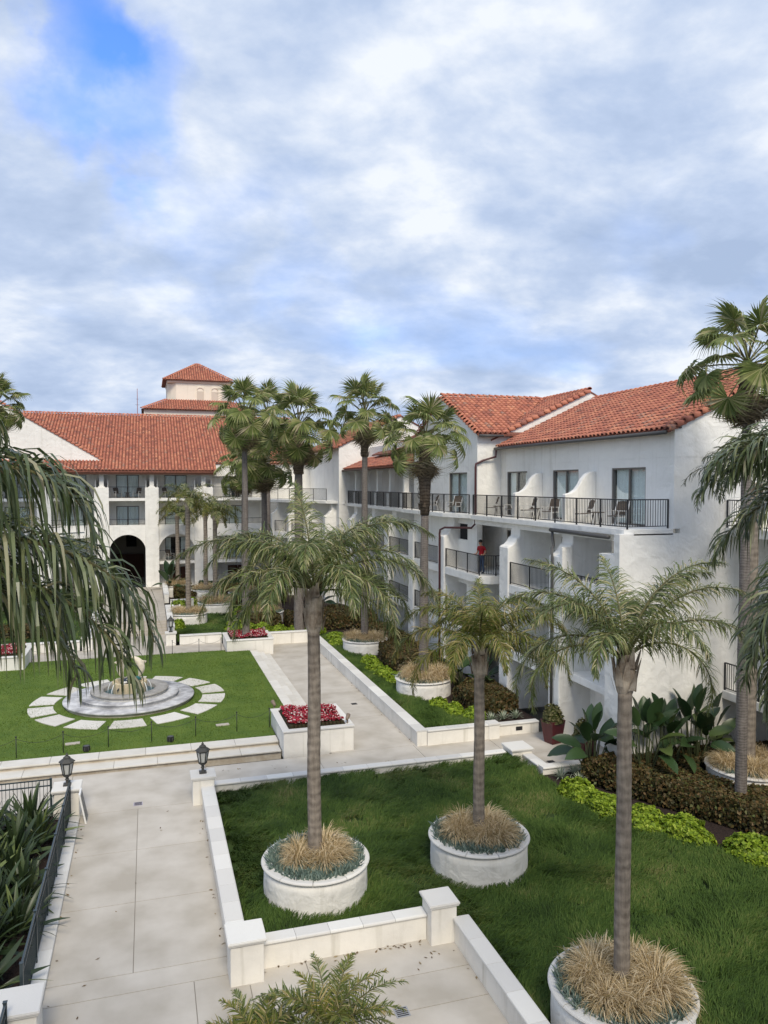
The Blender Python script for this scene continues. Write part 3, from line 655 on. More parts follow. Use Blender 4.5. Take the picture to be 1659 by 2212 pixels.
for i in range(7): mb.tube(arc(.28 + .05 * math.cos(i), .82, .16 + .015 * i, 170, 20, 6, -.2 + .05 * i, .0), [.02, .05, .06, .06, .05, .03, .01], 8)
mb.build('wave', mat('teal_glaze', (.03, .15, .15), .25, spec=.6, var=.5, vscale=8), ft, True, world=False)
mb = MB()
for k in range(0):
    a = k * .628; mb.tube([(.72 * math.cos(a), .72 * math.sin(a), .96), (.88 * math.cos(a), .88 * math.sin(a), .9), (.98 * math.cos(a), .98 * math.sin(a), .66), (1.0 * math.cos(a), 1.0 * math.sin(a), .41)], [.012, .016, .02, .03], 6)
FALL = mat('falling_water', (.75, .80, .82), .2)
for k in range(10):
    a = k * .628; MB().tube([(.72 * math.cos(a), .72 * math.sin(a), .96), (.88 * math.cos(a), .88 * math.sin(a), .9), (.98 * math.cos(a), .98 * math.sin(a), .66), (1.0 * math.cos(a), 1.0 * math.sin(a), .41)], [.012, .016, .02, .03], 6).build('water_jet', FALL, ft, True, world=False)
# ring of paving stones in the turf
sd = None; K = 14
for k in range(K):
    a0 = 2 * math.pi * k / K + .05; a1 = 2 * math.pi * (k + 1) / K - .05
    mb = MB(); mb.lathe([(3.42, .34), (4.52, .34), (4.52, .375), (3.42, .375), (3.42, .34)], FC[0], FC[1], 6, a0=a0, a1=a1)
    mb.build('stepping_stone', STEP, FLAWN)

# ------------------------------------------------------------------ lanterns, chain posts, spot lights, grates
LG = mat('lantern_glass', (.55, .56, .54), .3, var=.3, vscale=10)
LMETAL = mat('lantern_bronze', (.055, .055, .05), .55, spec=.4)
LM = {}
def lantern(x, y, z, label, s=1.0):
    t = thing('post_lantern', label, 'lantern', (x, y, z), group='black lanterns on pillars'); t.scale = (s, s, s)
    if not LM:
        LM['base'] = MB().box(-.12, .12, -.12, .12, 0, .05).lathe([(.07, .05), (.045, .09), (.045, .16), (.075, .19), (.05, .22), (.05, .26), (.12, .31), (.15, .34), (.15, .36)], n=8).mesh('stem', LMETAL)
        a = [(math.cos(2 * math.pi * k / 6), math.sin(2 * math.pi * k / 6)) for k in range(6)]
        mb = MB()
        for c, s_ in a: mb.bar((c * .13, s_ * .13, .36), (c * .20, s_ * .20, .74), .028, .028)
        mb.lathe([(.21, .73), (.215, .76), (.20, .77)], n=6); mb.lathe([(.14, .36), (.145, .38), (.13, .385)], n=6)
        LM['cage'] = mb.mesh('cage', LMETAL)
        LM['roof'] = MB().lathe([(.20, .765), (.26, .775), (.25, .80), (.15, .875), (.12, .885), (.11, .93), (.06, .97), (.035, .985), (.05, 1.01), (.02, 1.04), (.004, 1.09)], n=6).mesh('roof', LMETAL)
        LM['pane'] = MB().add([(a[0][0] * .125, a[0][1] * .125, .38), (a[1][0] * .125, a[1][1] * .125, .38), (a[1][0] * .19, a[1][1] * .19, .735), (a[0][0] * .19, a[0][1] * .19, .735)], [(0, 1, 2, 3)]).mesh('pane', LG)
        LM['lamp'] = MB().lathe([(.05, .38), (.06, .45), (.05, .6), (.01, .64)], n=8).mesh('candle_tube', WHITEM)
    I = Matrix.Identity(4)
    for k in ('base', 'cage', 'roof', 'lamp'): inst(LM[k], LM[k].name, t, I, False)
    for k in range(6): inst(LM['pane'], 'pane', t, Matrix.Rotation(k * math.pi / 3, 4, 'Z'), False)
lantern(-2.62, 26.78, .95, 'black lantern on the left walkway pillar'); lantern(1.70, 26.58, .95, 'black lantern on the right walkway pillar')
lantern(1.35, 51.9, 1.13, 'far lantern at the right of the middle steps'); lantern(-3.75, 51.9, 1.13, 'far lantern at the left of the middle steps')
POSTM = MB().tube([(0, 0, -.1), (0, 0, .78)], .016, 6).lathe([(.001, .86), (.03, .84), (.035, .81), (.02, .785)], n=8).mesh('post', BLACK, True)
def chain_fence(pts, z, label):
    t = thing('chain_fence', label, 'chain fence', (pts[0][0], pts[0][1], z))
    for x, y in pts: inst(POSTM, 'post', t, Matrix.Translation((x, y, z)))
    for (xa, ya), (xb, yb) in zip(pts, pts[1:]):
        mb = MB(); P = [(xa + (xb - xa) * i / 12, ya + (yb - ya) * i / 12, z + .74 - .22 * (1 - (i / 6 - 1) ** 2)) for i in range(13)]
        mb.tube(P, .007, 5); mb.build('chain', BLACK, t, True)
chain_fence([(-6.5, 31.75), (-4.9, 31.8), (-3.25, 31.95), (-1.6, 32.1), (.05, 32.25), (1.8, 32.4), (3.5, 32.55), (4.9, 32.7)], .345, 'low black chain on thin posts along the front of the fountain lawn')
chain_fence([(-6.6, 48.75), (-5.0, 48.75), (-3.4, 48.75)], .345, 'low black chain along the back of the lawn at the left flower box')
chain_fence([(1.35, 48.75), (2.95, 48.75), (4.3, 48.75)], .345, 'low black chain along the back of the lawn at the right flower box')
SPT = mat('spot_bronze', (.22, .17, .13), .5)
def spot(x, y, z, rz, label):
    t = thing('spot_light', label, 'light', (x, y, z), rz, 'small garden spot lights')
    MB().tube([(0, 0, 0), (0, 0, .16)], .03, 8).build('stake', SPT, t, world=False); MB().tube([(-.08, 0, .16), (.0, 0, .22), (.14, 0, .32)], [.05, .075, .09], 10).build('lamp_head', SPT, t, True, world=False)
spot(5.2, 33.3, .95, 2, 'small bronze spot light at the back left of the near flower box'); spot(7.72, 30.2, 1.02, 1, 'bronze spot light on the right front of the near flower box'); spot(4.95, 51.0, 1.0, 1, 'small bronze spot light at the left of the far flower box'); spot(7.3, 50.6, 1.0, 2, 'small bronze spot light at the right of the far flower box')
def flood(x, y, label):
    t = thing('ground_flood_light', label, 'light', (x, y, .345), .3, 'black ground flood lights')
    MB().tube([(0, 0, 0), (0, 0, .22)], [.12, .13], 12).build('body', BLACK, t, world=False); MB().lathe([(.1, .221), (.001, .225)], n=12).build('lens', GUTTER, t, world=False)
    m = MB()
    for k in range(6): m.bar((.132 * math.cos(k), .132 * math.sin(k), .04), (.135 * math.cos(k), .135 * math.sin(k), .19), .02, .02)
    m.build('fin', GUTTER, t, world=False)
flood(-2.4, 31.85, 'black ground flood light behind the left lantern'); flood(.78, 32.05, 'black ground flood light between the two lanterns')
def grate(x, y, z, s, label, m=GUTTER):
    t = thing('drain_grate', label, 'drain', (x, y, z))
    MB().box(-s / 2, s / 2, -s / 2, s / 2, -.01, .008).build('plate', m, t, world=False)
    mb = MB()
    for i in range(5): mb.box(-s * .4, s * .4, -s * .4 + i * s * .18, -s * .32 + i * s * .18, .008, .013)
    mb.build('bar', BLACK, t, world=False)
grate(-.42, 26.9, 0, .3, 'pale square drain cover on the walkway between the lanterns', mat('brass_drain', (.4, .37, .42), .5)); grate(4.86, 14.55, 0, .3, 'square drain cover on the plaza by the bottom palms', mat('steel_drain', (.3, .31, .33), .5)); grate(14.9, 26.3, 0, .3, 'square drain on the paving near the red pots'); grate(9.6, 36.2, 0, .28, 'square drain on the long garden path')
for x, y, l in ((-3.0, 32.9, 'left'), (3.0, 33.6, 'right')):
    t = thing('valve_cover', 'flat grey valve cover in the front of the lawn, ' + l + ' one', 'cover', (x, y, .36), .1); MB().box(-.28, .28, -.12, .12, -.02, .03).build('plate', CONC, t, world=False, bevel=.01)
# ------------------------------------------------------------------ black fences at the left
def metal_fence(pts, z0, h, label, solid=False, sp=2.0, m=FENCE, step=.11):
    t = thing('metal_fence', label, 'fence', (*pts[0], z0))
    for (xa, ya), (xb, yb) in zip(pts, pts[1:]):
        ln = math.hypot(xb - xa, yb - ya); n = max(1, round(ln / sp)); k = int(ln / step)
        for i in range(n + 1):
            f = i / n; x = xa + (xb - xa) * f; y = ya + (yb - ya) * f
            MB().box(x - .032, x + .032, y - .032, y + .032, z0, z0 + h + .03).box(x - .04, x + .04, y - .04, y + .04, z0 + h + .03, z0 + h + .045).build('post', m, t, fix=False)
        for zz in (h, h - .2, .12): MB().bar((xa, ya, z0 + zz), (xb, yb, z0 + zz), .04, .035).build('rail', m, t, fix=False)
        mb = MB()
        for i in range(1, k):
            f = i / k; mb.bar((xa + (xb - xa) * f, ya + (yb - ya) * f, z0 + .06), (xa + (xb - xa) * f, ya + (yb - ya) * f, z0 + h), .016, .016)
        tag(mb.build('picket', m, t, fix=False), kind='stuff')
metal_fence([(-2.50, 16.4), (-2.50, 26.25)], .1, 1.15, 'black metal picket fence on the kerb beside the near walkway', step=.1)
metal_fence([(-8.5, 26.85), (-3.12, 26.85)], .02, 1.15, 'black metal picket fence behind the sword-leaved plants', sp=2.7)
metal_fence([(-2.62, 6.0), (-2.62, 15.3)], .05, 1.15, 'black metal picket fence below the big corner pillar', step=.1)
t = thing('leaning_board', 'framed board leaning against the left lamp pillar', 'board', (-2.02, 26.1, 0), 0)
MB().prism([(-.0, 0), (.05, 0), (-.13, .95), (-.18, .95)], -.3, .3, lambda a, b, c: (a, c, b)).build('frame', WHITEM, t, world=False)
MB().prism([(.052, .06), (.054, .06), (-.116, .89), (-.118, .89)], -.26, .26, lambda a, b, c: (a, c, b)).build('panel', mat('grey_panel', (.25, .25, .24), .6, var=.5, vscale=9), t, world=False)

# ------------------------------------------------------------------ buildings
TW, TE, TL = .30, .375, .45
def tile_arrays():
    v = []; n = 6
    for y, r, z in ((0, .118, .038), (TL, .098, .0)):
        for k in range(n + 1):
            a = math.pi * k / n; v.append((-r * math.cos(a), y, z + r * .92 * math.sin(a) - .005))
    for k in range(n + 1):
        a = math.pi * k / n; r = .100; v.append((-r * math.cos(a), 0, .030 + r * .88 * math.sin(a) - .005))
    f = [(k, k + 1, n + 2 + k, n + 1 + k) for k in range(n)] + [(k + 1, k, 2 * n + 2 + k, 2 * n + 3 + k) for k in range(n)]
    return np.array(v), np.array(f)
TV, TF = tile_arrays()
TILEM = bigmesh('_roof_tile', TV, TF, TILE); TILEM.name = 'roof_tile'
RV = TV * np.array([1.32, 1.0, 1.25]); RIDGEM = bigmesh('_ridge_tile', RV, TF, TILE); RIDGEM.name = 'ridge_tile'
def frame_mat(o, u, s):
    u = Vector(u).normalized(); s = Vector(s).normalized(); n = u.cross(s)
    if n.z < 0: u = -u; n = u.cross(s)
    return Matrix(((u.x, s.x, n.x, o[0]), (u.y, s.y, n.y, o[1]), (u.z, s.z, n.z, o[2]), (0, 0, 0, 1)))
def roof_tiles(roof, planes, limit=300):
    ms = []
    for O, u, s, U, S, keep in planes:
        O = Vector(O); u = Vector(u).normalized(); s = Vector(s).normalized(); n = u.cross(s); n = n if n.z > 0 else -n
        for i in range(int(U / TW + .3)):
            for j in range(int(S / TE + .3)):
                p = O + u * ((i + .5) * TW) + s * (j * TE)
                if keep is None or keep(p + s * .2): ms.append(frame_mat(p + n * .02 + u * random.uniform(-.006, .006) + s * random.uniform(-.012, .012), u + s * random.uniform(-.015, .015), s))
    ms.sort(key=lambda m: (m.translation - CAM).length)
    for m in ms[:limit]: inst(TILEM, 'roof_tile', roof, m)
    rest = ms[limit:]
    if rest:
        A = np.array([[list(r) for r in m] for m in rest]); Vh = np.concatenate([TV, np.ones((len(TV), 1))], 1)
        V = np.einsum('nij,kj->nki', A, Vh)[:, :, :3].reshape(-1, 3); F = (np.arange(len(rest))[:, None, None] * len(TV) + TF[None]).reshape(-1, 4)
        tag(bigmesh('tile_field', V, F, TILE, roof), kind='stuff')
def ridge_line(roof, a, b, lift=.03, side=None, name='ridge_tile'):
    a = Vector(a); b = Vector(b); d = (b - a); n = max(1, int(d.length / .40)); d.normalize()
    up = Vector((0, 0, 1)) if side is None else Vector(side)
    u = d.cross(up).normalized()
    for i in range(n):
        m = frame_mat(a + d * (i * .40) + u.cross(d) * 0 + Vector((0, 0, lift)), u, d)
        if side is not None:
            w = up.normalized(); uu = d.cross(w); m = Matrix(((uu.x, d.x, w.x, m[0][3]), (uu.y, d.y, w.y, m[1][3]), (uu.z, d.z, w.z, m[2][3]), (0, 0, 0, 1)))
        inst(RIDGEM, name, roof, m)
def wall_holes(mb, axis, c0, c1, a0, a1, z0, z1, holes=()):
    f = AX(axis); As = sorted({a0, a1, *[h[0] for h in holes], *[h[1] for h in holes]}); As = [a for a in As if a0 <= a <= a1]
    c0, c1 = min(c0, c1), max(c0, c1)
    def bx(a, b, z, y):
        p, q = f(a, c0, z), f(b, c1, y); mb.box(min(p[0], q[0]), max(p[0], q[0]), min(p[1], q[1]), max(p[1], q[1]), z, y)
    for a, b in zip(As, As[1:]):
        hs = sorted([(h[2], h[3]) for h in holes if h[0] <= a + 1e-6 and h[1] >= b - 1e-6]); z = z0
        for hz0, hz1 in hs:
            if hz0 > z: bx(a, b, z, hz0)
            z = max(z, hz1)
        if z < z1: bx(a, b, z, z1)
def arch_piece(mb, axis, c0, c1, a0, a1, zs, z1, n=14):
    """the wall above a half-round opening from a0 to a1 that springs at zs"""
    f = AX(axis); r = (a1 - a0) / 2; m = (a0 + a1) / 2; P = [(m - r * math.cos(math.pi * i / n), zs + r * math.sin(math.pi * i / n)) for i in range(n + 1)]
    for (a, z), (b, y) in zip(P, P[1:]):
        q4 = ((a, z), (b, y), (b, z1), (a, z1)); vs = [f(pa, c, pz_) for c in (c0, c1) for pa, pz_ in q4]
        mb.add(vs, [(0, 1, 2, 3), (7, 6, 5, 4), (0, 4, 5, 1), (3, 2, 6, 7)])
def sliding_door(parent, axis, c, a0, a1, z0, z1, inn, open_=0., curtain=True):
    """c: outer wall face, inn: +1/-1 direction into the room"""
    f = AX(axis); lo, hi = min(a0, a1), max(a0, a1); g = c + inn * .10; fr = MB(); w = .07
    def bx(mb, a, b, d0, d1, z, y):
        p, q = f(a, c + inn * d0, z), f(b, c + inn * d1, y); mb.box(min(p[0], q[0]), max(p[0], q[0]), min(p[1], q[1]), max(p[1], q[1]), z, y)
    bx(fr, lo, lo + w, .03, .17, z0, z1); bx(fr, hi - w, hi, .03, .17, z0, z1); bx(fr, lo + w, hi - w, .03, .17, z1 - w, z1); bx(fr, lo + w, hi - w, .03, .17, z0, z0 + .05)
    md = (lo + hi) / 2; bx(fr, md - .045, md + .045, .06, .15, z0 + .05, z1 - w)
    d = fr.build('sliding_door', FRAME, parent, fix=False)
    for a, b in ((lo + w, md - .045), (md + .045, hi - w)):
        p = MB(); bx(p, a, b, .10, .112, z0 + .05, z1 - w); p.build('pane', GLASS, d, fix=False)
    if curtain:
        gaps = [(lo + .03, hi - .03)] if not open_ else ([(lo + .03, lo + (hi - lo) * .26), (hi - (hi - lo) * .28, hi - .03)] if open_ < .9 else [])
        for a, b in gaps:
            cu = MB(); n = max(6, int((b - a) / .045)); vs = []; fs = []
            for i in range(n + 1):
                q = a + (b - a) * i / n; dd = .22 + .03 * math.sin(i * 1.7) + .012 * math.sin(i * .6)
                vs += [f(q, c + inn * dd, z0 + .06), f(q, c + inn * dd, z1 - .05)]
            cu.add(vs, [(2 * i, 2 * i + 2, 2 * i + 3, 2 * i + 1) for i in range(n)]); cu.build('curtain', CURT, d, True, fix=False)
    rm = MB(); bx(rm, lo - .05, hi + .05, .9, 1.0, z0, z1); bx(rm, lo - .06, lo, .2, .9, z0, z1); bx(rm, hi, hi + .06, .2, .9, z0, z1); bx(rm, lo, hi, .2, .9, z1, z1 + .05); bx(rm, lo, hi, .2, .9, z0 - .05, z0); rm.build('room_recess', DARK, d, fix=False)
    return d
RP = MB().box(-.025, .025, -.025, .025, 0, 1.05).mesh('post', BLACK)
def railing(parent, pts, z, h=1.05, sp=1.75, step=.115):
    tr = MB()
    for (xa, ya), (xb, yb) in zip(pts, pts[1:]):
        tr.bar((xa, ya, z + h), (xb, yb, z + h), .055, .04); tr.bar((xa, ya, z + .09), (xb, yb, z + .09), .035, .03)
    ra = tr.build('railing', BLACK, parent, fix=False); pk = MB(); seen = set()
    for (xa, ya), (xb, yb) in zip(pts, pts[1:]):
        ln = math.hypot(xb - xa, yb - ya); n = max(1, round(ln / sp)); k = max(2, int(ln / step))
        for i in range(n + 1):
            x, y = xa + (xb - xa) * i / n, ya + (yb - ya) * i / n
            if (round(x, 2), round(y, 2)) in seen: continue
            seen.add((round(x, 2), round(y, 2))); inst(RP, 'post', ra, Matrix.Translation((x, y, z)) @ Matrix.Diagonal((1, 1, h / 1.05, 1)))
        for i in range(1, k):
            q = i / k; x, y = xa + (xb - xa) * q, ya + (yb - ya) * q; pk.bar((x, y, z + .09), (x, y, z + h - .01), .017, .017)
    tag(pk.build('picket_row', BLACK, ra, fix=False), kind='stuff')
    return ra
def pslab(parent, poly, z0, z1, name='balcony_slab', m=None, bevel=.02):
    return MB().prism(poly, z0, z1, lambda a, b, c: (a, b, c)).build(name, m or WHITE, parent, bevel=bevel)
def pipe(parent, pts, m, r=.055, name='downpipe', n=8): return MB().tube(pts, r, n).build(name, m, parent, True)
CH = {}
def chair_mesh(kind):
    if kind in CH: return CH[kind]
    m = {}
    s = MB()
    for i in range(6): s.box(-.25, .25, -.24 + i * .085, -.165 + i * .085, .40, .425)
    m['seat'] = s.mesh('seat', WOODG)
    b = MB()
    for i in range(6):
        x = -.21 + i * .084; b.prism([(.25, .44), (.28, .44), (.44, 1.0 - abs(i - 2.5) * .012), (.41, 1.0 - abs(i - 2.5) * .012)], x - .033, x + .033, lambda a, bb, c: (c, a, bb))
    m['backrest'] = b.mesh('backrest', WOODG)
    f = MB(); x = .29
    f.bar((x, -.28, 0), (x, -.26, .62), .035, .035); f.bar((x, .34, 0), (x, .22, .62), .035, .035); f.bar((x, -.32, .63), (x, .32, .60), .05, .03); f.bar((x, -.26, .38), (x, .26, .38), .03, .04)
    f.bar((x, .24, .4), (x, .46, 1.0), .03, .03)
    m['side_frame'] = f.mesh('side_frame', WHITEM)
    CH[kind] = m; return m
def patio_chair(x, y, z, rz, label, group='patio chairs on the balconies'):
    t = thing('patio_chair', label, 'chair', (x, y, z), rz, group); m = chair_mesh('a'); I = Matrix.Identity(4)
    inst(m['seat'], 'seat', t, I, False); inst(m['backrest'], 'backrest', t, I, False); inst(m['side_frame'], 'side_frame', t, I, False); inst(m['side_frame'], 'side_frame', t, Matrix.Translation((-.58, 0, 0)), False)
def side_table(x, y, z, label):
    t = thing('patio_table', label, 'table', (x, y, z), group='small round patio tables')
    if 'tt' not in CH:
        CH['tt'] = MB().lathe([(.001, .5), (.3, .5), (.31, .515), (.3, .53), (.001, .53)], n=20).mesh('table_top', WOODG)
        CH['tl'] = MB().bar((.24, 0, 0), (.14, 0, .5), .03, .03).mesh('leg', FRAME)
    inst(CH['tt'], 'table_top', t, Matrix.Identity(4), False)
    for k in range(4): inst(CH['tl'], 'leg', t, Matrix.Rotation(k * math.pi / 2 + .6, 4, 'Z'), False)

F2, F3, F4 = 2.95, 6.05, 9.15
# ---- near right wing -------------------------------------------------------
rw = thing('hotel_wing', 'near white stucco wing on the right with long black-railed terrace under a red tile roof', 'building', (18.6, 31, 0))
XF, XU, XB, YE = 16.3, 18.6, 18.8, 24.0
doors = [(35.5, 37.8), (30.6, 32.9), (25.7, 28.0)]
w = MB(); wall_holes(w, 'X', XU, XU + .3, YE, 38.6, F4, 11.80, [(a, b, F4, F4 + 2.32) for a, b in doors]); w.box(XU, XU + .3, YE, 38.6, 11.815, 12.86); w.box(XU + .015, XU + .28, YE + .02, 38.55, 11.79, 11.82)
w.build('upper_wall', WHITE, rw)
# gabled end wall with its groove
w = MB(); gz = lambda x: 12.85 + .466 * (x - 18.3)
w.prism([(XU + .302, 0), (24.2, 0), (24.2, 11.8), (XU + .302, 11.8)], YE, YE + .3, lambda a, b, c: (a, c, b)); w.prism([(XU + .302, 11.815), (30, 11.815), (30, gz(24.2) - .466 * 5.8), (24.2, gz(24.2) - .1), (XU + .302, gz(XU + .302) - .1)], YE, YE + .3, lambda a, b, c: (a, c, b)); w.box(XU + .302, 30, YE + .015, YE + .28, 11.79, 11.82); w.box(24.2, 30, YE, YE + .3, 0, 11.8)
w.build('gable_wall', WHITE, rw)
# lower storeys: end wall part, facade with tall arch, back walls of the balconies
w = MB(); w.box(XF, XU + .302, YE, YE + .35, 0, 8.98)
wall_holes(w, 'X', XF, XF + .45, YE + .352, 28.198, 0, 8.2, [(24.85, 28.198, 0, 4.4 + 1.674), (25.3, 28.0, F3 + .92, 8.2)])
arch_piece(w, 'X', XF, XF + .45, 24.85, 28.198, 4.4, 6.075)
w.build('arcade_wall', WHITE, rw)
w = MB(); w.box(XU - .8, XU - .5, 25.0, 29.0, 0, 6.0); w.build('arcade_back_wall', WHITE, rw)
w = MB(); hs = []
for z in (F2, F3): hs += [(36.0, 38.2, z, z + 2.25), (30.4, 32.4, z, z + 2.25)]
wall_holes(w, 'X', XB, XB + .3, 28.9, 42.0, 0, 8.9, hs); w.build('balcony_back_wall', WHITE, rw)
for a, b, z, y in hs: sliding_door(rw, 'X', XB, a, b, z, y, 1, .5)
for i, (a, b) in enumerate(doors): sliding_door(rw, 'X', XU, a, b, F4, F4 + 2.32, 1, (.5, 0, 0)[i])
def fin_profile(zb, ztop, xf=XF, xb=None): 
    xb = xb or XB
    return [(xf, 0), (xf, zb), (xf + .06, zb + .07), (xf + .22, zb + .13), (xf + .36, zb + .26), (xf + .46, zb + .44), (xf + .6, zb + .54), (xf + .62, ztop), (xb, ztop), (xb, 0)]
for y0, y1 in ((41.25, 42.25), (33.0, 33.95), (28.2, 29.1)):
    MB().prism(fin_profile(F3 + 1.72, 8.95), y0, y1, lambda a, b, c: (a, c, b)).build('partition_wall', WHITE, rw, bevel=.05)
# balconies below the terrace
for z in (F2, F3):
    pslab(rw, [(16.36, 41.25), (16.36, 36.5), (16.85, 36.1), (XB, 36.1), (XB, 41.25)], z - .42, z); railing(rw, [(16.42, 41.22), (16.42, 36.55), (17.2, 36.2), (XB, 36.2)], z)
    pslab(rw, [(16.36, 33.0), (16.36, 29.1), (XB, 29.1), (XB, 33.0)], z - .42, z); railing(rw, [(16.42, 32.98), (16.42, 29.12)], z)
    pslab(rw, [(XF + .45, 28.2), (XF + .45, YE + .36), (XB, YE + .36), (XB, 28.2)], z - .3, z)
railing(rw, [(16.42, 28.3), (16.42, 25.2)], F3 + .35, .75)
MB().box(XB - .25, XB, 33.96, 36.1, 0, 8.9).build('recess_wall', WHITE, rw)
# the terrace
pslab(rw, [(16.62, 38.2), (16.62, 24.2), (16.9, 24.0), (XU, 24.0), (XU, 38.2)], F4 - .24, F4)
MB().box(16.9, XU, YE + .01, 38.2, F4 - .5, F4 - .242).build('terrace_beam', WHITE, rw)
railing(rw, [(16.72, 38.05), (16.72, 24.15), (18.58, 24.3)], F4, 1.08)
for y in (34.0, 29.3):
    P = [(XU, F4 + 2.22), (XU - .12, F4 + 2.22), (XU - .3, F4 + 2.18), (XU - .5, F4 + 2.06), (XU - .68, F4 + 1.86), (XU - .82, F4 + 1.62), (XU - .98, F4 + 1.42), (XU - 1.2, F4 + 1.28), (XU - 1.5, F4 + 1.22), (XU - 1.52, F4), (XU, F4)]
    MB().prism(P, y - .14, y + .14, lambda a, b, c: (a, c, b)).build('curved_screen_wall', WHITE, rw, bevel=.03)
# roof
rf = MB(); e0 = 18.28; ze = 12.80; sl_ = .466
pl = lambda x: ze + sl_ * (x - e0)
rf.prism([(e0, ze - .1), (24.2, pl(24.2) - .1), (24.2, pl(24.2)), (e0, ze)], YE - .12, 38.62, lambda a, b, c: (a, c, b)); rf.prism([(24.2, pl(24.2) - .1), (30, pl(24.2) - .1 - sl_ * 5.8), (30, pl(24.2) - sl_ * 5.8), (24.2, pl(24.2))], YE - .12, 38.62, lambda a, b, c: (a, c, b))
rf = rf.build('roof', DECK, rw)
sv = Vector((1, 0, sl_)).normalized(); S = 5.92 * math.hypot(1, sl_)
roof_tiles(rf, [((e0 - .05, YE + .05, ze), (0, 1, 0), sv, 14.5, S, None)])
ridge_line(rf, (24.2, YE - .1, pl(24.2)), (24.2, 38.5, pl(24.2)), .06)
ridge_line(rf, (e0 - .05, YE - .02, ze - .02), (24.2, YE - .02, pl(24.2) - .02), .03, (0, -.5, 1), 'verge_tile')
MB().tube([(e0 - .1, YE - .05, ze - .09), (e0 - .1, 38.5, ze - .06)], .075, 8).build('gutter', GUTTER, rw, True)
MB().tube([(16.5, 29.35, F4 - .3), (16.5, 25.0, F4 - .33)], .085, 8).build('gutter', GUTTER, rw, True)
pipe(rw, [(16.5, 29.2, F4 - .36), (16.5, 29.15, F4 - .7), (16.45, 29.0, F4 - .95), (16.30, 28.85, F4 - 1.05), (16.24, 28.75, F4 - 1.2), (16.22, 28.7, F3 + 1.6), (16.22, 28.7, .3)], GUTTER, .06)
pipe(rw, [(e0 - .1, 38.3, ze - .15), (e0 - .1, 38.35, ze - .5), (17.5, 38.5, 12.1), (17.08, 38.52, 11.9), (17.06, 38.52, 11.7), (17.06, 38.52, F4 - .5), (17.0, 38.9, F4 - .75), (16.4, 41.4, 8.3), (16.24, 41.7, 8.15), (16.23, 41.75, 7.9), (16.23, 41.75, .4)], PIPER, .06)
# section at the right edge: terraces of the next bay
for z in (F2, F4):
    pslab(rw, [(20.9, 24.0), (20.9, 12), (24, 12), (24, 24.0)], z - .32, z); railing(rw, [(20.98, 23.95), (20.98, 12.1)], z)
w = MB(); w.box(23.0, 23.3, -6, 23.98, 0, 9.5); w.build('side_wall', WHITE, rw)
# ---- gabled bay -------------------------------------------------------------
gb = thing('hotel_wing', 'tall gabled stucco bay with red tile roof behind the man on the balcony', 'building', (17.2, 43.8, 0))
XG, YG, HW = 17.2, 43.8, 5.2; ZR = 16.12; gs = .47
w = MB(); wall_holes(w, 'X', XG, XG + .3, YG - HW, YG + HW, 0, 11.8, [(40.0, 42.7, F4, F4 + 2.32), (39.9, 41.9, F3 + 1.6, F3 + 2.5), (40.0, 42.7, F2, F2 + 2.2)])
w.prism([(YG - HW, 11.815), (YG - HW, ZR - gs * HW - .1), (YG, ZR - .1), (YG + HW, ZR - gs * HW - .1), (YG + HW, 11.815)], XG, XG + .3, lambda a, b, c: (c, a, b)); w.box(XG + .015, XG + .28, YG - HW + .02, YG + HW, 11.79, 11.82)
w.build('gable_wall', WHITE, gb)
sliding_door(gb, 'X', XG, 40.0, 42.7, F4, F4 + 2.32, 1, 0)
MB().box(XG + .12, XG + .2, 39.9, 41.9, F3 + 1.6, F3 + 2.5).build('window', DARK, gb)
MB().box(XG + .302, XU + .302, YG - HW, YG - HW + .3, 8.9, 13.5).build('return_wall', WHITE, gb)
X2 = 24.15; blk = lambda x: ZR - .466 * (X2 - x)
w = MB(); w.prism([(XU + .304, 11), (30, 11), (30, blk(X2) - .466 * 5.85), (X2, blk(X2) - .08), (XU + .304, blk(XU + .304) - .08)], YG - HW, YG - HW + .25, lambda a, b, c: (a, c, b)); w.build('parapet_gable', WHITE, gb)
rf = MB(); ov = HW + .3
rf.prism([(YG - ov, ZR - gs * ov - .1), (YG, ZR - .1), (YG + ov, ZR - gs * ov - .1), (YG + ov, ZR - gs * ov), (YG, ZR), (YG - ov, ZR - gs * ov)], XG - .12, X2, lambda a, b, c: (c, a, b))
rf.prism([(18.0, blk(18.0) - .1), (X2, ZR - .1), (30, ZR - .1 - .466 * 5.85), (30, ZR - .466 * 5.85), (X2, ZR - .002), (18.0, blk(18.0))], YG - HW - .02, 62, lambda a, b, c: (a, c, b))
rf = rf.build('roof', DECK, gb)
sA = Vector((0, 1, gs)).normalized(); sB = Vector((1, 0, .466)).normalized()
gpl = lambda y: ZR - gs * abs(y - YG)
roof_tiles(rf, [((XG - .1, YG - ov - .04, ZR - gs * ov), (1, 0, 0), sA, X2 - XG + .1, ov * math.hypot(1, gs) - .15, lambda p: gpl(p.y) >= blk(p.x) - .02 or p.x < 18.2),
                ((18.0, YG - HW + .1, blk(18.0)), (0, 1, 0), sB, 17.5, 6.2 * math.hypot(1, .466), lambda p: blk(p.x) > gpl(p.y) or p.y > YG + ov),
                ((XG - .1, YG + ov + .04, ZR - gs * ov), (1, 0, 0), Vector((0, -1, gs)), X2 - XG, ov * math.hypot(1, gs) - .15, lambda p: gpl(p.y) >= blk(p.x) or p.x < 18.2)])
ridge_line(rf, (XG - .12, YG, ZR), (X2, YG, ZR), .07); ridge_line(rf, (X2, YG - HW, ZR), (X2, 61.5, ZR), .06)
MB().box(XG - .05, X2 - 1.5, YG - .16, YG + .16, ZR - .12, ZR + .04).build('ridge_mortar', MORTAR, rf)
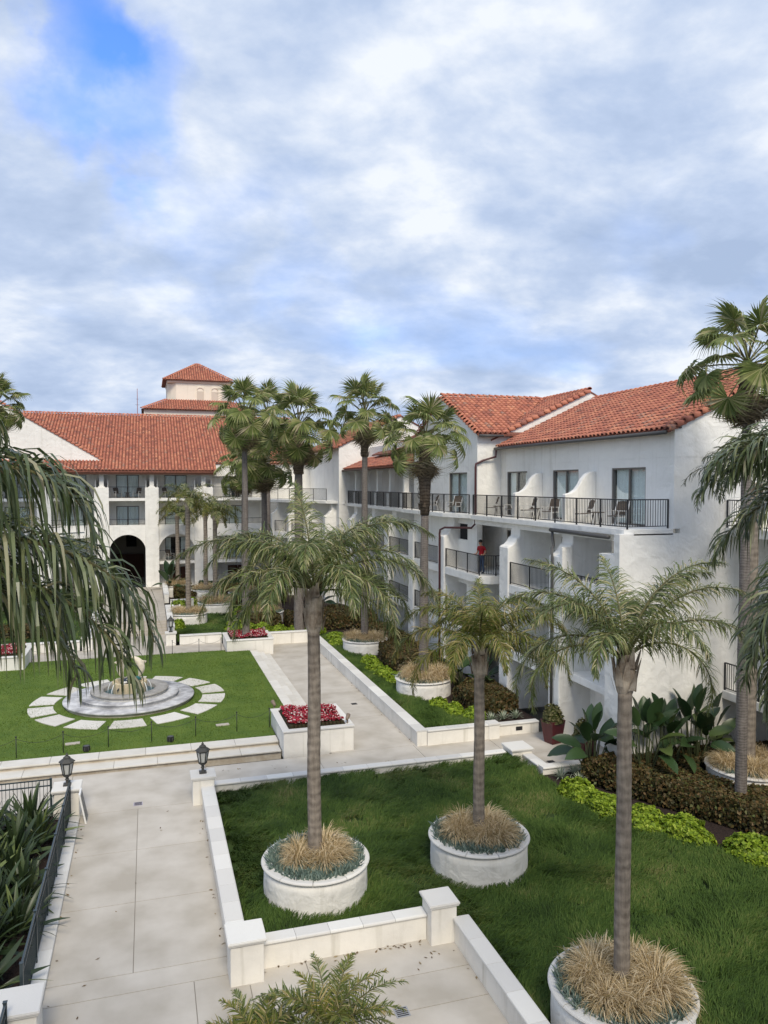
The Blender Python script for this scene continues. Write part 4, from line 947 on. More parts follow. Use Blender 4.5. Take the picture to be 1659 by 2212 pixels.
ridge_line(rf, (18.3, YG - HW - .02, blk(18.3)), (X2, YG - HW - .02, ZR), .05, (0, -.5, 1), 'verge_tile')
ridge_line(rf, (XG - .1, YG - ov, ZR - gs * ov), (XG - .1, YG, ZR), .03, (-.4, 0, 1), 'verge_tile'); ridge_line(rf, (XG - .1, YG + ov, ZR - gs * ov), (XG - .1, YG, ZR), .03, (-.4, 0, 1), 'verge_tile')
MB().tube([(XG - .05, YG - ov - .06, ZR - gs * ov - .1), (e0 + .3, YG - ov - .06, ZR - gs * ov - .1)], .07, 8).build('gutter', GUTTER, gb, True)
for z in (F4,):
    pslab(gb, [(16.25, 48.9), (16.25, 41.3), (16.9, 38.9), (XG, 38.7), (XG, 48.9)], z - .24, z); railing(gb, [(16.33, 48.85), (16.33, 41.3), (16.9, 39.0)], z, 1.08)
for z in (F2, F3):
    for a, b in ((42.3, 46.6), (47.7, 52.0)):
        pslab(gb, [(16.36, a), (16.36, b), (XB, b), (XB, a)], z - .42, z); railing(gb, [(16.42, a + .02), (16.42, b - .02)], z)
for y0 in (46.65, 52.05):
    MB().prism(fin_profile(F3 + 1.72, 8.95), y0, y0 + .95, lambda a, b, c: (a, c, b)).build('partition_wall', WHITE, gb, bevel=.05)
MB().box(XB, XB + .3, 42.2, 66, 0, 8.9).build('balcony_back_wall', WHITE, gb)
# ---- recessed middle wing with pent roof -------------------------------------
mw = thing('hotel_wing', 'middle white wing with low red pent roof over a columned loggia', 'building', (18.6, 57, 0))
MB().box(XU, XU + .3, 49.0, 65.0, 8.9, 14).build('loggia_back_wall', WHITE, mw)
pslab(mw, [(16.62, 65.0), (16.62, 49.1), (XU, 49.1), (XU, 65.0)], F4 - .24, F4); railing(mw, [(16.7, 64.9), (16.7, 49.1)], F4, 1.08)
for y in (50.2, 53.4, 56.6, 59.8, 63.0):
    m = MB().box(16.85, 17.2, y - .17, y + .17, F4, 11.9).box(16.75, 17.3, y - .27, y + .27, F4 + 1.02, F4 + 1.12).box(16.8, 17.25, y - .22, y + .22, 11.7, 11.9).box(16.7, 17.35, y - .3, y + .3, F4, F4 + 1.0); m.build('column', WHITE, mw, bevel=.02)
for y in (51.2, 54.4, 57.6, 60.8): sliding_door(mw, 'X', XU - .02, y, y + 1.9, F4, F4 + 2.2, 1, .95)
for z in (F2, F3):
    for a, b in ((53.1, 57.3), (58.4, 62.6)):
        pslab(mw, [(16.36, a), (16.36, b), (XB, b), (XB, a)], z - .42, z); railing(mw, [(16.42, a + .02), (16.42, b - .02)], z)
for y0 in (57.35, 62.7): MB().prism(fin_profile(F3 + 1.72, 8.95), y0, y0 + .95, lambda a, b, c: (a, c, b)).build('partition_wall', WHITE, mw, bevel=.05)
pz = lambda x: 12.08 + .42 * (x - 16.3)
rf = MB().prism([(16.3, pz(16.3) - .14), (22.5, pz(22.5) - .14), (22.5, pz(22.5)), (16.3, pz(16.3))], 49.0, 65.0, lambda a, b, c: (a, c, b)).build('roof', DECK, mw)
roof_tiles(rf, [((16.25, 49.05, pz(16.25)), (0, 1, 0), Vector((1, 0, .42)), 15.9, 6.6, None)])
MB().tube([(16.2, 49.0, pz(16.3) - .1), (16.2, 65, pz(16.3) - .1)], .07, 8).build('gutter', WOOD, mw, True)
# ---- corner wing ---------------------------------------------------------------
cw = thing('hotel_wing', 'far corner wing with stepped balconies behind the tallest palms', 'building', (16, 66, 0))
cz = lambda x: 14.0 + .5 * (x - 15.6)
w = MB().prism([(15.9, 0), (26, 0), (26, cz(21.5) - 2.4), (21.5, cz(21.5) - .1), (15.9, cz(15.9) - .1)], 65.0, 65.4, lambda a, b, c: (a, c, b)); w.box(15.9, 16.2, 65.41, 77.5, 0, 14.0); w.build('gable_wall', WHITE, cw)
rf = MB().prism([(15.4, cz(15.4) - .1), (21.5, cz(21.5) - .1), (28, cz(21.5) - 3.3), (28, cz(21.5) - 3.2), (21.5, cz(21.5)), (15.4, cz(15.4))], 64.9, 80, lambda a, b, c: (a, c, b)).build('roof', DECK, cw)
roof_tiles(rf, [((15.4, 65.1, cz(15.4)), (0, 1, 0), Vector((1, 0, .5)), 14.5, 6.7, None)]); ridge_line(rf, (15.4, 64.95, cz(15.4)), (21.5, 64.95, cz(21.5)), .03, (0, -.5, 1), 'verge_tile')
DG = [(16.4, 64.9), (15.0, 66.2), (11.0, 74.6), (10.9, 77.5), (16.0, 77.5), (16.2, 65.0)]
for z in (F4 + .2, F2 + .2): pslab(cw, DG, z - .26, z); railing(cw, [(15.05, 66.2), (11.05, 74.65)], z)
for k in range(4):
    q = k / 3.4 + .03; x, y = 15.0 - 4 * q, 66.2 + 8.4 * q
    MB().prism(fin_profile(F3 + 1.9, 9.05, x, x + 2.6), y - .4, y + .4, lambda a, b, c: (a, c, b)).build('partition_wall', WHITE, cw, bevel=.05)
for k in range(3):
    q0, q1 = (k + .25) / 3.4, (k + .9) / 3.4
    railing(cw, [(15.05 - 4 * q0, 66.2 + 8.4 * q0), (15.05 - 4 * q1, 66.2 + 8.4 * q1)], F3 + .3, 1.0)
pslab(cw, [(15.0, 66.2), (11.0, 74.6), (13.0, 77.5), (16.0, 77.5), (16.0, 66.2)], F3 - .3, F3 + .2)
for y in (67.5, 71.5): sliding_door(cw, 'X', 15.88, y, y + 2.1, F4 + .2, F4 + 2.4, 1, 0)
# ---- far wing across the courtyard ------------------------------------------------
fw_ = thing('hotel_wing', 'long far wing with broad red tile roof and two tall arches', 'building', (0, 76, 0))
YF = 76.0; G2, G3, G4 = 3.45, 6.5, 9.5
bays = [(-18.5, -14.6), (-13.5, -9.6), (-8.5, -4.7), (-3.5, -.2), (.95, 4.3), (6.0, 10.8)]
w = MB(); hs = []
for i, (a, b) in enumerate(bays):
    hs.append((a, b, G4, 10.5)); hs.append((a, b, G3 + .45, G4 - .3))
    hs.append((a, b, .4, 4.4 + (b - a) / 2) if i in (3, 4) else (a, b, .4, G3 - .7))
hs.append((-19.4, 10.85, 10.5, 11.75)); wall_holes(w, 'Y', YF, YF + .5, -20, 11.2, 0, 11.95, hs)
for i in (3, 4): a, b = bays[i]; arch_piece(w, 'Y', YF, YF + .5, a, b, 4.4, 4.4 + (b - a) / 2 + .001, 18)
w.build('facade_wall', WHITE, fw_)
bw = MB(); hb = []
for i, (a, b) in enumerate(bays):
    m = (a + b) / 2
    for z in (G2, G3, G4):
        if z == G2 and i == 3: continue
        hb.append((m - 1.05, m + 1.05, z, z + 2.2))
hb.append((bays[3][0], bays[3][1], 0, G3 - .4))
wall_holes(bw, 'Y', YF + 2.0, YF + 2.3, -20, 11.4, 0, 12.5, hb); bw.build('balcony_back_wall', WHITE, fw_)
nn_ = 0
for a, b, z, y in hb[:-1]:
    nn_ += 1; sliding_door(fw_, 'Y', YF + 2.0, a, b, z, y, 1, .5 if (nn_ % 5 == 2) else 0)
for i, (a, b) in enumerate(bays):
    for z in (G2, G3, G4):
        if z == G2 and i == 3: continue
        yo = YF - .12 if z == G4 else YF + .04
        MB().box(a - .02, b + .02, yo, YF + 2.0, z - .26, z + (.0 if z != G3 else .0)).build('balcony_slab', WHITE, fw_)
        if z == G3: railing(fw_, [(a, YF + .2), (b, YF + .2)], z + .45, .55)
        else: railing(fw_, [(a, YF - .02 if z == G4 else YF + .15), (b, YF - .02 if z == G4 else YF + .15)], z)
    for s in (a - .12, b + .0): MB().box(s, s + .1, YF + .51, YF + 2.0, .3, 11.2).build('balcony_side_wall', WHITE, fw_)
for (a, b), (c, d) in zip(bays, bays[1:]):
    x = (b + c) / 2; MB().box(x - (c - b) / 2 - .05, x + (c - b) / 2 + .05, YF - .16, YF - .002, .3, 10.5).build('pier', WHITE, fw_, bevel=.05)
    MB().box(x - .3, x + .3, YF - .06, YF + .36, 10.502, 10.6).box(x - .2, x + .2, YF + .03, YF + .3, 10.6, 11.75).build('column', WHITE, fw_, bevel=.02)
# passage behind the big arch, with hanging lantern
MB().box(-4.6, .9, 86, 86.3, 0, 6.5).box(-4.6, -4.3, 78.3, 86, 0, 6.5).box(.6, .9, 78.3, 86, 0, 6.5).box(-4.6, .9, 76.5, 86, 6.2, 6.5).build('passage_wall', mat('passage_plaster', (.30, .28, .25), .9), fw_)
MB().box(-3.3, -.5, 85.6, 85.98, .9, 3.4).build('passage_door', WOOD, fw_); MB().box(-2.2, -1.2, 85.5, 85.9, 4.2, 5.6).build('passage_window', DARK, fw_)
for x in (2.0, 7.6): 
    for k in (0, 1): MB().box(x + k * 1.0, x + .94 + k * 1.0, YF + 1.88, YF + 1.96, .5, 2.7).build('louvred_door', WOOD, fw_, bevel=.02)
RS = .46; ze = 12.05; rz = lambda y: ze + RS * (y - 75.3)
rf = MB(); 
rf.prism([(75.3, ze - .16), (89, rz(89) - .16), (89, rz(89)), (75.3, ze)], -20, 6.35, lambda a, b, c: (c, a, b)); rf.prism([(77.1, rz(77.1) - .1), (89, rz(89) - .1), (89, rz(89) - .002), (77.1, rz(77.1) - .002)], 6.35, 16, lambda a, b, c: (c, a, b)); rf.prism([(89, rz(89) - .1), (102, rz(89) - 6.6), (102, rz(89) - 6.5), (89, rz(89))], -20, 16, lambda a, b, c: (c, a, b))
rf = rf.build('roof', DECK, fw_); sv = Vector((0, 1, RS)).normalized()
gab = lambda x: 13.2 + .593 * (-4.2 - x)      # sloping edge where the left gable wall stands
roof_tiles(rf, [((-20, 75.26, ze), (1, 0, 0), sv, 26.4, 13.7 * math.hypot(1, RS), lambda p: p.y < 77.2 or rz(p.y) > gab(p.x) + .0), ((6.4, 77.06, rz(77.06)), (1, 0, 0), sv, 9.0, 11.9 * math.hypot(1, RS), None)])
ridge_line(rf, (-12.5, 89, rz(89)), (16, 89, rz(89)), .06)
MB().box(-20, 6.3, 75.34, 75.46, ze - .34, ze - .1).build('fascia', WOOD, fw_)
MB().prism([(-4.2, 13.0), (-22, 13.0), (-22, 23.7 - .1), (-4.2, 13.15)], 77.3, 77.6, lambda a, b, c: (a, c, b)).build('gable_wall', WHITE, fw_)
ridge_line(rf, (-4.0, 77.28, 13.12), (-20, 77.28, 13.12 + .593 * 16), .02, (0, -.5, 1), 'verge_tile')
MB().box(10.0, 16.0, 77.4, 77.7, 9, 12.9).box(6.3, 11.2, 77.2, 77.4, 11.6, 12.95).build('corner_wall', WHITE, fw_)
# ---- tower ---------------------------------------------------------------------
tw = thing('tower', 'square cream belvedere tower with red pyramid roof and paired blind arches', 'tower', (6.6, 106, 0))
CREAMW = stucco('cream_stucco', (.83, .76, .64), .05, .1)
cx, cy, hw_ = 6.55, 107.2, 4.0
w = MB(); ch = 1.1; P = [(cx - hw_ + ch, cy - hw_), (cx + hw_ - ch, cy - hw_), (cx + hw_, cy - hw_ + ch), (cx + hw_, cy + hw_ - ch), (cx + hw_ - ch, cy + hw_), (cx - hw_ + ch, cy + hw_), (cx - hw_, cy + hw_ - ch), (cx - hw_, cy - hw_ + ch)]
w.prism(P, 15, 23.9, lambda a, b, c: (a, b, c)); w.build('shaft', CREAMW, tw, bevel=.15)
MB().box(cx - hw_ - .05, cx + hw_ + .05, cy - hw_ - .05, cy + hw_ + .05, 23.9, 24.25).build('cornice', CREAMW, tw, bevel=.1)
for x in (cx + .15, cx + 2.0): 
    q = MB(); yy = cy - hw_ - .001; q.box(x - .55, x - .45, yy - .1, yy, 21.0, 22.9).box(x + .45, x + .55, yy - .1, yy, 21.0, 22.9); arch_piece(q, 'Y', yy - .1, yy, x - .45, x + .45, 22.9, 23.5); q.build('blind_arch', CREAMW, tw)
    MB().box(x - .45, x + .45, yy - .03, yy - .005, 21.0, 22.9).lathe([(.45, 0), (.001, 0)], n=3).build('blind_panel', mat('cream_panel', (.60, .53, .44), .9), tw)
hb_ = hw_ + .5; zt = 24.2; ap = Vector((cx, cy, 27.0))
rf = MB().add([(cx - hb_, cy - hb_, zt), (cx + hb_, cy - hb_, zt), (cx + hb_, cy + hb_, zt), (cx - hb_, cy + hb_, zt), tuple(ap)], [(0, 1, 4), (1, 2, 4), (2, 3, 4), (3, 0, 4), (3, 2, 1, 0)]).build('roof', DECK, tw)
def tri(c0, u, n): 
    s = (Vector((cx, cy, 27.0)) - (Vector(c0) + Vector(u) * hb_)).normalized(); Ls = (Vector((cx, cy, 27.0)) - (Vector(c0) + Vector(u) * hb_)).length
    def keep(p): 
        d = p - Vector(c0); a = d.dot(Vector(u)); b = d.dot(s) / Ls; return b * hb_ <= a <= 2 * hb_ - b * hb_
    return (c0, u, s, 2 * hb_, Ls, keep)
roof_tiles(rf, [tri((cx - hb_, cy - hb_, zt), (1, 0, 0), 0), tri((cx - hb_, cy + hb_, zt), (0, -1, 0), 0)], 150)
for c in ((-1, -1), (1, -1), (-1, 1)): ridge_line(rf, (cx + c[0] * hb_, cy + c[1] * hb_, zt), ap, .06)
# skirt roof below the tower
hs_ = 7.2; rf2 = MB(); zb = 20.0; zt2 = 21.7
q = [(cx - hs_, cy - 8.6, zb), (cx + hs_, cy - 8.6, zb), (cx + hs_, cy + hs_, zb), (cx - hs_, cy + hs_, zb)]; p_ = [(cx - hw_, cy - hw_, zt2), (cx + hw_, cy - hw_, zt2), (cx + hw_, cy + hw_, zt2), (cx - hw_, cy + hw_, zt2)]
rf2.add(q + p_, [(0, 1, 5, 4), (1, 2, 6, 5), (2, 3, 7, 6), (3, 0, 4, 7)]); rf2 = rf2.build('skirt_roof', DECK, tw)
s2 = (Vector((0, 4.6, 1.7))).normalized()
roof_tiles(rf2, [((cx - hs_, cy - 8.6, zb), (1, 0, 0), s2, 2 * hs_, 5.0, lambda p: (p.x - (cx - hs_)) > (p.z - zb) * 1.85 and ((cx + hs_) - p.x) > (p.z - zb) * 1.85)], 120)
ridge_line(rf2, q[0], p_[0], .06); MB().box(cx - hs_ + .3, cx + hs_ - .3, cy - 8.2, cy + 5, 15, zb - .02).build('base_wall', CREAMW, tw)
t = thing('radio_mast', 'thin red radio mast rising behind the far roof ridge', 'mast', (-1.1, 100, 10)); m = MB().tube([(-1.1, 100, 10), (-1.1, 100, 22.6)], [.07, .03], 6); m.build('pole', mat('mast_paint', (.35, .12, .1), .6), t)
MB().bar((-1.35, 100, 20.6), (-.85, 100, 20.6), .03, .03).bar((-1.25, 100, 21.3), (-.95, 100, 21.3), .03, .03).build('cross_arm', GUTTER, t)
# building the photograph was taken from: it shades the courtyard from behind
hw = thing('hotel_wing', 'white balcony wing behind the viewer', 'building', (0, -4, 0)); MB().box(-30, 23.0, -7, -1.6, 0, 12.5).build('facade_wall', WHITE, hw)

# furniture on the balconies
ch = [(17.45, 37.4, 1.3, 'far end of the long terrace beside the gabled bay'), (17.5, 35.0, 1.9, 'left of the first curved screen wall'), (17.4, 33.2, 1.4, 'first seat right of the first curved screen wall'), (17.5, 31.2, 2.0, 'in front of the middle terrace door'), (17.5, 28.4, 1.4, 'just right of the second curved screen wall'), (17.5, 26.0, 1.9, 'by the nearest terrace door')]
for x, y, a, l in ch: patio_chair(x, y, F4, a - 3.14, 'patio chair on the long terrace, ' + l)
side_table(17.4, 36.3, F4, 'round table at the far end of the long terrace'); side_table(17.4, 32.3, F4, 'round table before the middle terrace door'); side_table(17.4, 27.2, F4, 'round table before the nearest terrace door')
patio_chair(16.8, 44.6, F4, -1.7, 'patio chair on the gabled bay balcony behind the fan palm trunk'); patio_chair(16.8, 40.9, F4, -1.0, 'patio chair on the gabled bay balcony by its door')
patio_chair(18.0, 37.0, F3, -1.2, 'patio chair behind the man in red'); patio_chair(17.4, 30.2, F3, -2.0, 'patio chair under the towel, right of the man')
t = thing('towel', 'white towel draped over the chair right of the man', 'towel', (17.4, 30.2, F3)); mb = MB(); vs = []; 
for i in range(9):
    for j in range(7): vs.append((17.0 + j * .13, 29.85 + i * .085, F3 + .72 + .25 * math.cos((j - 3) * .45) + .03 * math.sin(i * 1.3 + j)))
mb.add(vs, [(i * 7 + j, i * 7 + j + 1, i * 7 + j + 8, i * 7 + j + 7) for i in range(8) for j in range(6)]); o = mb.build('cloth', WHITEM, t, True); so_ = o.modifiers.new('t', 'SOLIDIFY'); so_.thickness = .02
for i, (a, b) in enumerate(bays[2:]):
    m = (a + b) / 2; nm = ('behind the drooping fronds', 'above the big dark arch', 'above the second arch', 'right of the far facade column')[i]
    patio_chair(m - .9, 77.3, G4, .5, 'left patio chair on the far top balcony ' + nm); patio_chair(m + .9, 77.3, G4, -.5, 'right patio chair on the far top balcony ' + nm); side_table(m, 77.2, G4, 'round table on the far top balcony ' + nm)
patio_chair(2.0, 77.4, G2, .5, 'left patio chair inside the second arch'); patio_chair(3.3, 77.4, G2, -.5, 'right patio chair inside the second arch')

# ------------------------------------------------------------------ palms
GR = Vector((0, 0, -1))
def pinnate(seed, L, e0, droop, nl, ll, lw, sag=.55, plum=.35, bend=0., petiole=.16, power=1.25, hang=0., ns=3):
    """one feather frond growing along +X, rachis elevation e0 falling by droop; returns a mesh with leaflet and rachis materials"""
    rng = random.Random(seed); N = 22; P = []; T = []; p = Vector((0, 0, 0))
    for i in range(N + 1):
        t = i / N; e = R(e0 - droop * t ** power); az = R(bend * t * t); d = Vector((math.cos(e) * math.cos(az), math.cos(e) * math.sin(az), math.sin(e)))
        P.append(p.copy()); T.append(d); p = p + d * (L / N)
    mb = MB(); rr = [max(.004, .028 * L / 3.2 * (1 - t / N) ** .8 + .004) for t in range(N + 1)]
    mb.tube(P, rr, 5, 1)
    for k in range(nl):
        for s in (-1, 1):
            t = petiole + (1 - petiole) * (k + rng.random() * .9) / nl; x = min(t * N, N - .001); i = int(x); f = x - i
            b = P[i].lerp(P[i + 1], f); d = T[i].lerp(T[i + 1], f).normalized()
            sd = d.cross(Vector((0, 0, 1))); sd = sd.normalized() * s if sd.length > .05 else Vector((0, s, 0)); n = sd.cross(d) * s; n = n if n.z >= 0 else -n
            a = R(72 - 45 * t ** 1.5 + rng.gauss(0, 7)); tt = (t - petiole) / (1 - petiole)
            ln = ll * (.55 + .45 * math.sin(math.pi * min(1, tt * 1.15 + .12))) * (1 - .55 * max(0, tt - .75) / .25) * rng.uniform(.82, 1.12)
            up = rng.gauss(.12, plum); q = (d * math.cos(a) + sd * math.sin(a) + n * up - Vector((0, 0, hang)) + Vector((rng.gauss(0, .13), rng.gauss(0, .13), rng.gauss(0, .13)))).normalized(); pts = [b]; pos = b.copy(); sg = sag * rng.uniform(.6, 1.4)
            for m in range(ns):
                pos = pos + q * (ln / ns); pts.append(pos.copy()); q = (q + GR * sg * (.45 + .4 * m) * (3 / ns)).normalized()
            nrm = (n + Vector((rng.gauss(0, .35), rng.gauss(0, .35), 0))).normalized()
            vs = []
            for m, wv in (((0, .45), (1, 1.), (2, .8)) if ns == 3 else ((0, .45), (1, .9), (2, 1.), (3, .85), (4, .6))):
                dr = (pts[m + 1] - pts[m]).normalized(); wd = dr.cross(nrm); wd = (wd.normalized() if wd.length > .05 else sd) * (lw * wv / 2)
                vs += [tuple(pts[m] - wd), tuple(pts[m] + wd)]
            vs.append(tuple(pts[ns])); mb.add(vs, [(2 * m, 2 * m + 1, 2 * m + 3, 2 * m + 2) for m in range(ns - 1)] + [(2 * ns - 2, 2 * ns - 1, 2 * ns)], 0)
    return mb
def fan_leaf(seed, lp, rad, segs=26, spread=118, droop=.35, tilt=30):
    rng = random.Random(seed); mb = MB()
    mb.tube([(0, 0, 0), (lp * .5, 0, .03), (lp, 0, 0)], [.024, .017, .013], 5, 1)
    hub = Vector((lp, 0, 0)); ct, st = math.cos(R(tilt)), math.sin(R(tilt))
    def M_(v): return hub + Vector((v.x * ct + v.z * st, v.y, -v.x * st + v.z * ct))
    for k in range(segs):
        a = R(-spread + 2 * spread * (k + .5) / segs + rng.gauss(0, 1.2)); d = Vector((math.cos(a), math.sin(a), 0)); ln = rad * (.80 + .20 * math.cos(a * .55)) * rng.uniform(.9, 1.06)
        sd = Vector((-d.y, d.x, 0)); fold = .022 if k % 2 else -.022; w = 2 * math.tan(R(spread / segs)) * ln * .62
        pts = []; cup = -.16 * abs(math.sin(a)) * ln; dr = droop * rng.uniform(.5, 1.5)
        for t, wv, dz in ((0, .08, 0), (.35, .62, .01), (.58, .98, .0), (.80, .34, -.16 * dr), (1.06, .04, -.60 * dr)):
            c = d * (ln * t * (1 if t < .9 else .96)) + Vector((0, 0, dz * ln + cup * t * t)); f = fold if .1 < t < .7 else 0
            pts += [tuple(M_(c - sd * (w * wv / 2) + Vector((0, 0, f)))), tuple(M_(c + sd * (w * wv / 2) - Vector((0, 0, f))))]
        mb.add(pts, [(0, 1, 3, 2), (2, 3, 5, 4), (4, 5, 7, 6), (6, 7, 9, 8)], 0)
    return mb
def trunk_mesh(h, r0, r1, seed, n=14, dz=.10, ring=.02, lean=(0, 0), flare=.0, mat_=None):
    rng = random.Random(seed); K = int(h / dz); pts = []; rad = []
    for i in range(K + 1):
        t = i / K; pts.append((lean[0] * t * t + .012 * math.sin(t * 9 + seed), lean[1] * t * t + .012 * math.cos(t * 7 + seed), h * t)); rad.append((r0 + (r1 - r0) * t) * (1 + ring * rng.choice((-1.6, -.4, 0, .3, .6, 1.2))) + flare * max(0, 1 - t * h / .6) ** 2)
    return MB().tube(pts, rad, n)
def leaf_scales(seed, n, h0, h1, r, ln, w):
    """old cut leaf bases clasping the upper trunk"""
    rng = random.Random(seed); mb = MB()
    for i in range(n):
        a = i * 2.399 + rng.random() * .3; z = h0 + (h1 - h0) * i / n; c = Vector((math.cos(a), math.sin(a), 0)); s = Vector((-c.y, c.x, 0)); b = c * r + Vector((0, 0, z)); out = rng.uniform(.03, .09)
        l = ln * rng.uniform(.7, 1.2); v = [b - s * w, b + s * w, b + c * out * .8 + s * w * .6 + Vector((0, 0, l * .6)), b + c * out * .8 - s * w * .6 + Vector((0, 0, l * .6)), b + c * (out + .03) + s * w * .25 + Vector((0, 0, l)), b + c * (out + .03) - s * w * .25 + Vector((0, 0, l))]
        mb.add([tuple(q) for q in v], [(0, 1, 2, 3), (3, 2, 4, 5)])
    return mb
CR = math.radians(-17.1)          # the picture's right in plan
def hero_palm(x, y, z0, h, r, label, fronds, seed, mf=FROND, shaft=1.0, ll=.78, lw=.026, nl=125, where=None, lean=(0, 0), hang=.15, sag=.90, plum=.45, ns=3):
    t = thing('feather_palm', label, 'palm tree', (x, y, z0), 0, 'feather palms')
    tr = trunk_mesh(h - shaft, r, r * .86, seed, 16, .11, .014, lean).build('trunk', TRUNK, t, True, world=False)
    # bulging old leaf bases
    k = 12; prof = [(r * .86, h - shaft - .02), (r * .98, h - shaft + .03), (r * 1.22, h - shaft + .18), (r * 1.36, h - shaft + .4), (r * 1.2, h - shaft * .35), (r * .8, h - .12), (r * .5, h + .06)]
    cs = MB().lathe(prof, lean[0], lean[1], 14).build('crown_shaft', SHAFT, t, True, world=False)
    o = leaf_scales(seed, 16, h - shaft + .02, h - .15, r * 1.22, .42, r * .55); o.build('leaf_base', SHAFT, cs, world=False)
    for i, (az, e0, L, dr, bd, *pw) in enumerate(fronds):
        mb = pinnate(seed * 50 + i, L, e0, dr + (12 if not pw else 0), int(nl * L / 3), ll, lw, bend=bd, sag=sag, plum=plum, hang=hang, power=pw[0] if pw else 1.35, ns=ns)
        ob = mb.build('frond', [mf, RACHIS], t, world=False, fix=False); ob.location = (lean[0], lean[1], h - .1 + .02 * (i % 4)); ob.rotation_euler = (0, 0, CR + R(az))
    return t
# azimuth: 0 = towards the picture's right, 90 = away from the viewer, 180 = left, 270 = towards the viewer
hero_palm(4.12, 19.65, .7, 7.4, .19, 'ringed feather palm in the near left planter, in front of the flower box', [
    (176, 58, 4.3, 100, 0, 1.1), (186, 36, 3.7, 112, 0), (14, 68, 4.2, 112, 0, 1.3), (-6, 42, 3.9, 105, 0), (22, 26, 3.4, 100, 0), (125, 84, 3.0, 22, 0), (80, 62, 3.6, 95, 0), (55, 60, 3.7, 105, 0), (135, 52, 3.5, 100, 0), (212, 44, 3.2, 135, 0),
    (245, 48, 3.0, 140, 0), (300, 50, 3.1, 135, 0), (330, 35, 3.3, 125, 0), (270, 72, 3.3, 120, 0), (160, 68, 3.5, 105, 0), (205, 14, 2.8, 95, 0), (345, 10, 3.0, 90, 0), (28, 72, 3.8, 95, 0), (190, 66, 3.7, 130, 0), (0, 56, 3.8, 130, 0), (40, 35, 3.2, 110, 0), (150, 20, 3.0, 100, 0)], 1, shaft=1.15)
hero_palm(8.85, 19.65, .7, 5.55, .165, 'shorter feather palm in the near middle planter below the man', [
    (180, 44, 3.1, 120, 0), (198, 22, 2.8, 115, 0), (165, 68, 3.0, 125, 0), (5, 52, 3.3, 115, 0), (-12, 30, 3.2, 110, 0), (30, 72, 3.0, 105, 0), (85, 78, 2.3, 45, 0), (70, 52, 2.9, 115, 0), (120, 52, 2.8, 115, 0), (240, 48, 2.6, 145, 0), (285, 52, 2.5, 140, 0), (325, 45, 2.8, 135, 0), (270, 80, 2.7, 100, 0), (345, 68, 3.0, 115, 0), (10, 12, 2.7, 95, 0), (140, 74, 2.8, 90, 0)], 2, FROND_Y, shaft=.85, ll=.62, lw=.025, nl=150)
hero_palm(8.82, 12.75, .7, 6.75, .16, 'feather palm in the nearest planter at the right', [
    (178, 50, 3.0, 150, 0, 1.1), (188, 34, 2.8, 140, 0), (160, 74, 2.9, 62, 0), (2, 46, 3.0, 92, 0), (-8, 58, 2.7, 175, 0, .9), (14, 76, 3.2, 78, 0), (95, 78, 2.4, 45, 0), (70, 60, 2.7, 100, 0), (125, 60, 2.7, 95, 0), (235, 62, 2.3, 140, 0), (300, 66, 2.5, 125, 0), (205, 68, 2.8, 105, 0), (25, 72, 3.1, 80, 0), (175, 66, 3.1, 95, 0), (8, 62, 3.2, 80, 0)], 3, FROND, shaft=.7, ll=.58, lw=.020, nl=160)
hero_palm(20.05, 21.7, .7, 10.1, .25, 'feather palm in the planter at the right edge', [
    (180, 30, 2.6, 120, 0), (150, 50, 2.8, 110, 0), (215, 40, 2.6, 125, 0), (255, 45, 2.8, 120, 0), (300, 40, 2.8, 115, 0), (10, 40, 3.0, 110, 0), (60, 60, 3, 100, 0), (110, 65, 3, 100, 0)], 4, FROND_D, shaft=1.0, nl=52)
# two palms whose trunks stand outside the picture and whose fronds hang into it
hero_palm(-2.32, 6.15, 0, 10.62, .2, 'near palm whose long fronds hang in from the left edge', [
    (0, 22, 2.35, 112, 0, 3.0), (5, 26, 2.2, 105, 0, 2.8), (2, -14, 2.3, 60, 0, 2.5), (-1, -4, 2.8, 88, 0, 4.0), (-4, -10, 2.7, 70, 0, 3.6), (6, -2, 2.6, 95, 0, 3.6), (150, 40, 2.6, 100, 0), (200, 30, 2.6, 100, 0), (80, 60, 2.6, 90, 0), (115, 30, 2.6, 90, 0)], 5, FROND_L, ll=.92, lw=.024, nl=92, hang=-.15, sag=1.9, plum=.35, ns=5)
hero_palm(7.75, 6.5, 0, 10.72, .2, 'near palm whose fronds reach in from the right edge', [
    (182, 42, 2.3, 105, 0, 1.8), (176, 30, 2.2, 95, 0, 2.0), (170, 12, 2.1, 75, 0), (186, 54, 2.2, 110, 0), (188, -28, 2.4, 40, 0), (181, -45, 2.7, 30, 0), (174, -36, 2.6, 38, 0), (195, -50, 2.6, 28, 0), (166, -52, 2.8, 25, 0), (160, 60, 2.2, 110, 0), (20, 40, 2.4, 100, 0), (60, 50, 2.4, 100, 0), (120, 30, 2.0, 100, 0), (300, 40, 2.2, 110, 0)], 6, FROND_L, ll=.74, lw=.026, nl=130, hang=.0, sag=.9, plum=.4, ns=5)
